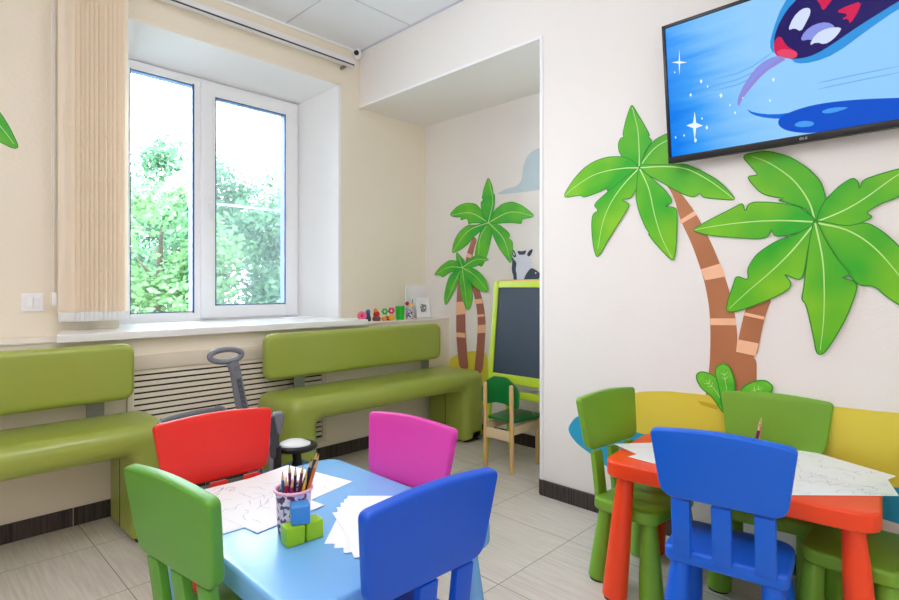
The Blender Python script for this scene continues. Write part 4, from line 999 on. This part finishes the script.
# ring toy
x = at(362, YL); t = thing('toy_ring', 'small pink round toy at the left end of the ledge row', 'toy', (x, YL, ZL), rad(-45))
b = MB(); b.tube([(math.cos(2*PI*k/20)*.016, 0, .030+math.sin(2*PI*k/20)*.016) for k in range(20)], .010, CM['pink'], 10, closed=True); b.build('ring', t)
b = MB(); sph(b, (0, 0, .030), .009, CM['rose']); b.box((0, 0, .004), (.03, .02, .008), CM['pink'], bev=.002); b.build('hub', t)
x = at(368, YL+.03); t = thing('toy_bell', 'small blue and navy toy just behind the pink ring toy', 'toy', (x, YL+.03, ZL))
b = MB(); b.lathe([(.017, 0), (.017, .01), (.012, .03), (.010, .045)], CM['navy'], 16); b.build('body', t); b = MB(); sph(b, (0, 0, .05), .013, CM['blue']); b.build('top', t)
x = at(376.5, YL); t = thing('toy_spinner', 'brown and red rounded toy with an orange cap on the ledge', 'toy', (x, YL, ZL))
b = MB(); b.lathe([(.020, 0), (.023, .012), (.018, .024)], CM['brown'], 18); b.build('base', t)
b = MB(); sph(b, (0, 0, .036), .018, CM['red']); b.build('middle', t); b = MB(); sph(b, (-.006, 0, .056), .012, CM['orange']); b.build('cap', t)
x = at(388.5, YL); t = thing('toy_flower', 'toy flower cluster of green and pink petals over a red pot on the ledge', 'toy', (x, YL, ZL), rad(-45))
b = MB(); b.lathe([(.014, 0), (.020, .018), (.018, .022)], CM['red'], 18); b.build('pot', t)
for dx, m_, hh in ((-.019, 'green', .048), (.016, 'rose', .052)):
    b = MB()
    for k in range(6):
        a = 2*PI*k/6; sph(b, (dx+math.cos(a)*.011, -.005, hh+math.sin(a)*.011), .008, CM[m_], 10, (1, .6, 1))
    sph(b, (dx, -.009, hh), .006, CM['white'], 10); b.build('petals', t)
b = MB(); sph(b, (0, 0, .030), .012, CM['white']); b.build('centre', t)
x = at(391.5, YL-.035); b = MB(); sph(b, (0, 0, .017), .017, CM['yellow'], 18); o = b.build('toy_ball', None, (x, YL-.035, ZL)); tag(o, 'small orange-yellow ball in front of the toy flower on the ledge', 'ball')
x = at(384, YL-.03); b = MB(); sph(b, (0, 0, .011), .013, CM['orange'], 16, (1.3, 1, .85)); o = b.build('toy_ball', None, (x, YL-.03, ZL)); tag(o, 'small flattened orange ball left of the yellow ball on the ledge', 'ball')
x = at(400, YL); b = MB(); b.lathe([(.0001, 0), (.022, 0), (.026, .075), (.024, .075), (.020, .004), (.0001, .004)], CM['lime'], 24); o = b.build('plastic_cup', None, (x, YL, ZL)); tag(o, 'plain bright green cup on the ledge above the right bench', 'cup')
x = at(409.5, YL); cup('lavender pencil holder with a flower and a smiling disc on the ledge', (x, YL), .031, .085, M['cup'], None, 'pencil_cup', ZL)
for px_, hh, m_, l_, r_ in ((406, .112, 'red', 'red flower pick in the lavender holder on the ledge', .012), (410.5, .100, 'yellow', 'yellow smiling disc on a stick in the lavender holder', .0135)):
    xx = at(px_, YL); t = thing('decorative_pick', l_, 'decoration', (xx, YL-.012, ZL+.008), rad(-45))
    b = MB(); b.tube([(0, 0, 0), (0, 0, hh-.01)], .0018, CM['green'], 6); b.build('stick', t)
    b = MB()
    if m_ == 'red':
        for k in range(6): a = 2*PI*k/6; sph(b, (math.cos(a)*.010, 0, hh+math.sin(a)*.010), .007, CM['red'], 10, (1, .5, 1))
        sph(b, (0, -.004, hh), .006, CM['navy'], 10); b.build('petals', t)
    else:
        b.lathe([(.0001, -.003), (r_, -.003), (r_, .003), (.0001, .003)], CM['yellow'], 22, Matrix.Translation((0, 0, hh)) @ Matrix.Rotation(PI/2, 4, 'X')); o = b.build('disc', t)
        b = MB(); b.strip([(math.cos(a)*.008, -.0034, hh+math.sin(a)*.008) for a in [rad(200+k*14) for k in range(11)]], (0, -1, 0), .0018, 0, CM['white']); b.build('smile', o)
t = thing('picture_card', 'white framed sheet fixed to the wall at the right end of the ledge', 'picture', (2.965, YW, .875))
b = MB(); b.box((0, -.006, .125), (.205, .012, .25), M['plasticwhite'], bev=.002); b.build('frame', t)
b = MB(); b.box((0, -.0125, .125), (.175, .001, .22), M['paper']); b.build('sheet', t)
t = thing('picture_card', 'white card with a grey drawing leaning at the right end of the ledge', 'picture', (2.99, 3.195, ZL), 0)
T = Matrix.Rotation(rad(-9), 4, 'X')
b = MB(); b.box((0, 0, .082), (.155, .004, .162), M['paper'], T=T); b.build('card', t)
b = MB(); rr_ = random.Random(4)
for k in range(16):
    q_ = [( -.045+.09*rr_.random(), -.0026, .04+.07*rr_.random()) for _ in range(3)]
    wq = .5+.5*rr_.random(); q_ = [T @ Vector((x_*(.55+.45*(z_-.04)/.07), y_, z_)) for x_, y_, z_ in q_]
    b.strip(smooth_open(q_, 3), T @ Vector((0, -1, 0)), .003, .0004, CM['lilac'] if False else M['engrave'])
b.build('drawing', t)
b = MB(); b.box((0, 0, .075), (.004, .10, .15), M['navy'], bev=.002); o = b.build('notebook', None, (2.862, 3.19, ZL), rad(-42)); tag(o, 'slim dark notebook standing on edge beside the leaning card', 'book')

# ------------------------------------------------------------------ opal drum lamps added out of view to brighten ceiling and walls
LAMP = 6.6
M['lamp'].node_tree.nodes['Principled BSDF'].inputs['Emission Strength'].default_value = LAMP
for x, y, l_ in [(.85, 1.5, 'added white drum lamp, out of view, nearest the window and alcove'), (-.75, .55, 'added white drum lamp, out of view, left of the viewpoint'), (-.2, -1.0, 'added white drum lamp, out of view, near the rear wall')]:
    t = thing('added_ceiling_lamp', l_, 'added lamp', (x, y, ZC), 0, 'added drum lamps out of view')
    b = MB(); b.lathe([(.001, -.001), (.05, -.001), (.05, -.02), (.008, -.026), (.008, -.45), (.001, -.45)], M['plasticwhite'], 24); b.build('rod', t)
    b = MB(); b.lathe([(.001, -.45), (.20, -.45), (.22, -.47), (.22, -.57), (.20, -.59), (.001, -.59)], M['lamp'], 36); b.build('diffuser', t)

# ------------------------------------------------------------------ outside: ground and trees
LM = [leaf_mat('leaf_bright', (76, 116, 68), (108, 142, 92)), leaf_mat('leaf_mid', (62, 100, 68), (92, 128, 92)), leaf_mat('leaf_deep', (48, 84, 62), (76, 112, 84))]
gr = MB(); gr.add([(-12, 3.8, -1.2), (18, 3.8, -1.2), (18, 26, -1.2), (-12, 26, -1.2)], [(0, 1, 2, 3)], mat('pale_bounce_ground', (206, 206, 204), .9, .06, 2)); tag(gr.build('bounce_ground'), kind='structure')  # outside ground made pale to bounce daylight up onto the window header
def tree(label, x, y, zc, R, H, n, lm, ls, seed):
    r = random.Random(seed)
    t = thing('tree', label, 'tree', (x, y, -1.2), 0, 'trees outside the window')
    b = MB(); b.tube([(0, 0, 0), (.05, .03, 1.2), (-.04, 0, zc+1.2), (0, 0, zc+1.2+H*.6)], [.11, .08, .05, .015], M['bark'], 8)
    for k in range(9):
        a = r.uniform(0, 6.28); h0 = r.uniform(.8, zc+1.2+H*.3); b.tube([(0, 0, h0), (math.cos(a)*R*.4, math.sin(a)*R*.4, h0+.25), (math.cos(a)*R*.8, math.sin(a)*R*.8, h0+.4)], [.03, .02, .006], M['bark'], 5)
    b.build('trunk', t)
    vs = []; fs = []
    clumps = []
    for _ in range(60):
        while True:
            p = Vector((r.uniform(-1, 1), r.uniform(-1, 1), r.uniform(-1, 1)))
            if .35 < p.length < 1: break
        clumps.append(Vector((p.x*R, p.y*R, p.z*H+zc+1.2)))
    for i in range(n):
        c_ = r.choice(clumps); p = c_+Vector((r.gauss(0, .17), r.gauss(0, .17), r.gauss(0, .13)))*R*.8
        a = Vector((r.gauss(0, 1), r.gauss(0, 1), r.gauss(0, .6))).normalized(); q = a.orthogonal().normalized(); q = (Matrix.Rotation(r.uniform(0, 6.28), 3, a) @ q)
        L = ls*r.uniform(.7, 1.3); k = len(vs)
        vs += [p-a*L*.5, p+q*L*.28, p+a*L*.5, p-q*L*.28]; fs.append((k, k+1, k+2, k+3))
    me = D.meshes.new('foliage'); me.from_pydata([tuple(v_) for v_ in vs], [], fs); me.materials.append(lm); o = D.objects.new('foliage', me); COL.objects.link(o); o.parent = t
tree('bright leafy tree seen low in the left pane', 2.15, 6.7, .95, .95, 1.45, 17000, LM[0], .085, 1)
tree('mid green tree behind the bright one, filling the middle of the left pane', 3.2, 9.3, 1.6, 1.2, 2.1, 17000, LM[1], .09, 2)
tree('dense green tree seen low in the right pane', 3.9, 6.6, 1.0, 1.0, 1.6, 16000, LM[1], .08, 3)
tree('tall pale tree rising at the right edge of the right pane', 5.7, 8.2, 1.9, 1.2, 2.4, 17000, LM[0], .085, 4)
tree('deep green tree further off behind the right pane', 5.6, 11.4, 1.5, 1.8, 2.3, 14000, LM[2], .11, 5)
tree('deep green tree further off at the left pane edge', 2.6, 12.6, 1.5, 1.7, 2.2, 14000, LM[2], .11, 6)

# ------------------------------------------------------------------ world, portal, camera, output look
wd = D.worlds.new('daylight'); SC.world = wd; wd.use_nodes = True; nt = wd.node_tree; bg = nt.nodes['Background']
tc = N(nt, 'ShaderNodeTexCoord'); sp = N(nt, 'ShaderNodeSeparateXYZ'); nt.links.new(tc.outputs['Generated'], sp.inputs[0])
cr = N(nt, 'ShaderNodeValToRGB'); e = cr.color_ramp.elements; e[0].position = 0; e[0].color = (.80, .90, 1, 1); e[1].position = 1; e[1].color = (.62, .80, 1, 1)
nt.links.new(sp.outputs[2], cr.inputs[0]); nt.links.new(cr.outputs[0], bg.inputs[0]); bg.inputs[1].default_value = 11.0
L = D.lights.new('window_portal', 'AREA'); L.shape = 'RECTANGLE'; L.size = 1.2; L.size_y = 1.6; L.cycles.is_portal = True
lo = D.objects.new('window_portal', L); COL.objects.link(lo); lo.location = ((FX0+FX1)/2, FY+.13, (FZ0+FZ1)/2); lo.rotation_euler = (-PI/2, 0, 0)

for o_ in list(COL.objects):
    if o_.parent is None and (o_.name.startswith('toy_') and not o_.name.startswith('toy_block') or o_.name.startswith('plastic_cup') or o_.name == 'security_camera'): o_.scale = (1.35,)*3
cam = D.cameras.new('camera'); co = D.objects.new('camera', cam); COL.objects.link(co); SC.camera = co
co.location = CAMP; co.rotation_euler = (PI/2, 0, YAW-PI/2)
cam.sensor_width = 36; cam.lens = FPX/899*36; cam.shift_x = 0; cam.shift_y = -(300-HY)/899; cam.clip_start = .02
SC.view_settings.view_transform = 'Standard'; SC.view_settings.look = 'None'; SC.view_settings.gamma = 1; SC.view_settings.use_curve_mapping = False
SC.view_settings.exposure = 1.08
SC.cycles.max_bounces = 12; SC.cycles.diffuse_bounces = 8; SC.cycles.transparent_max_bounces = 24
SC.cycles.use_denoising = True
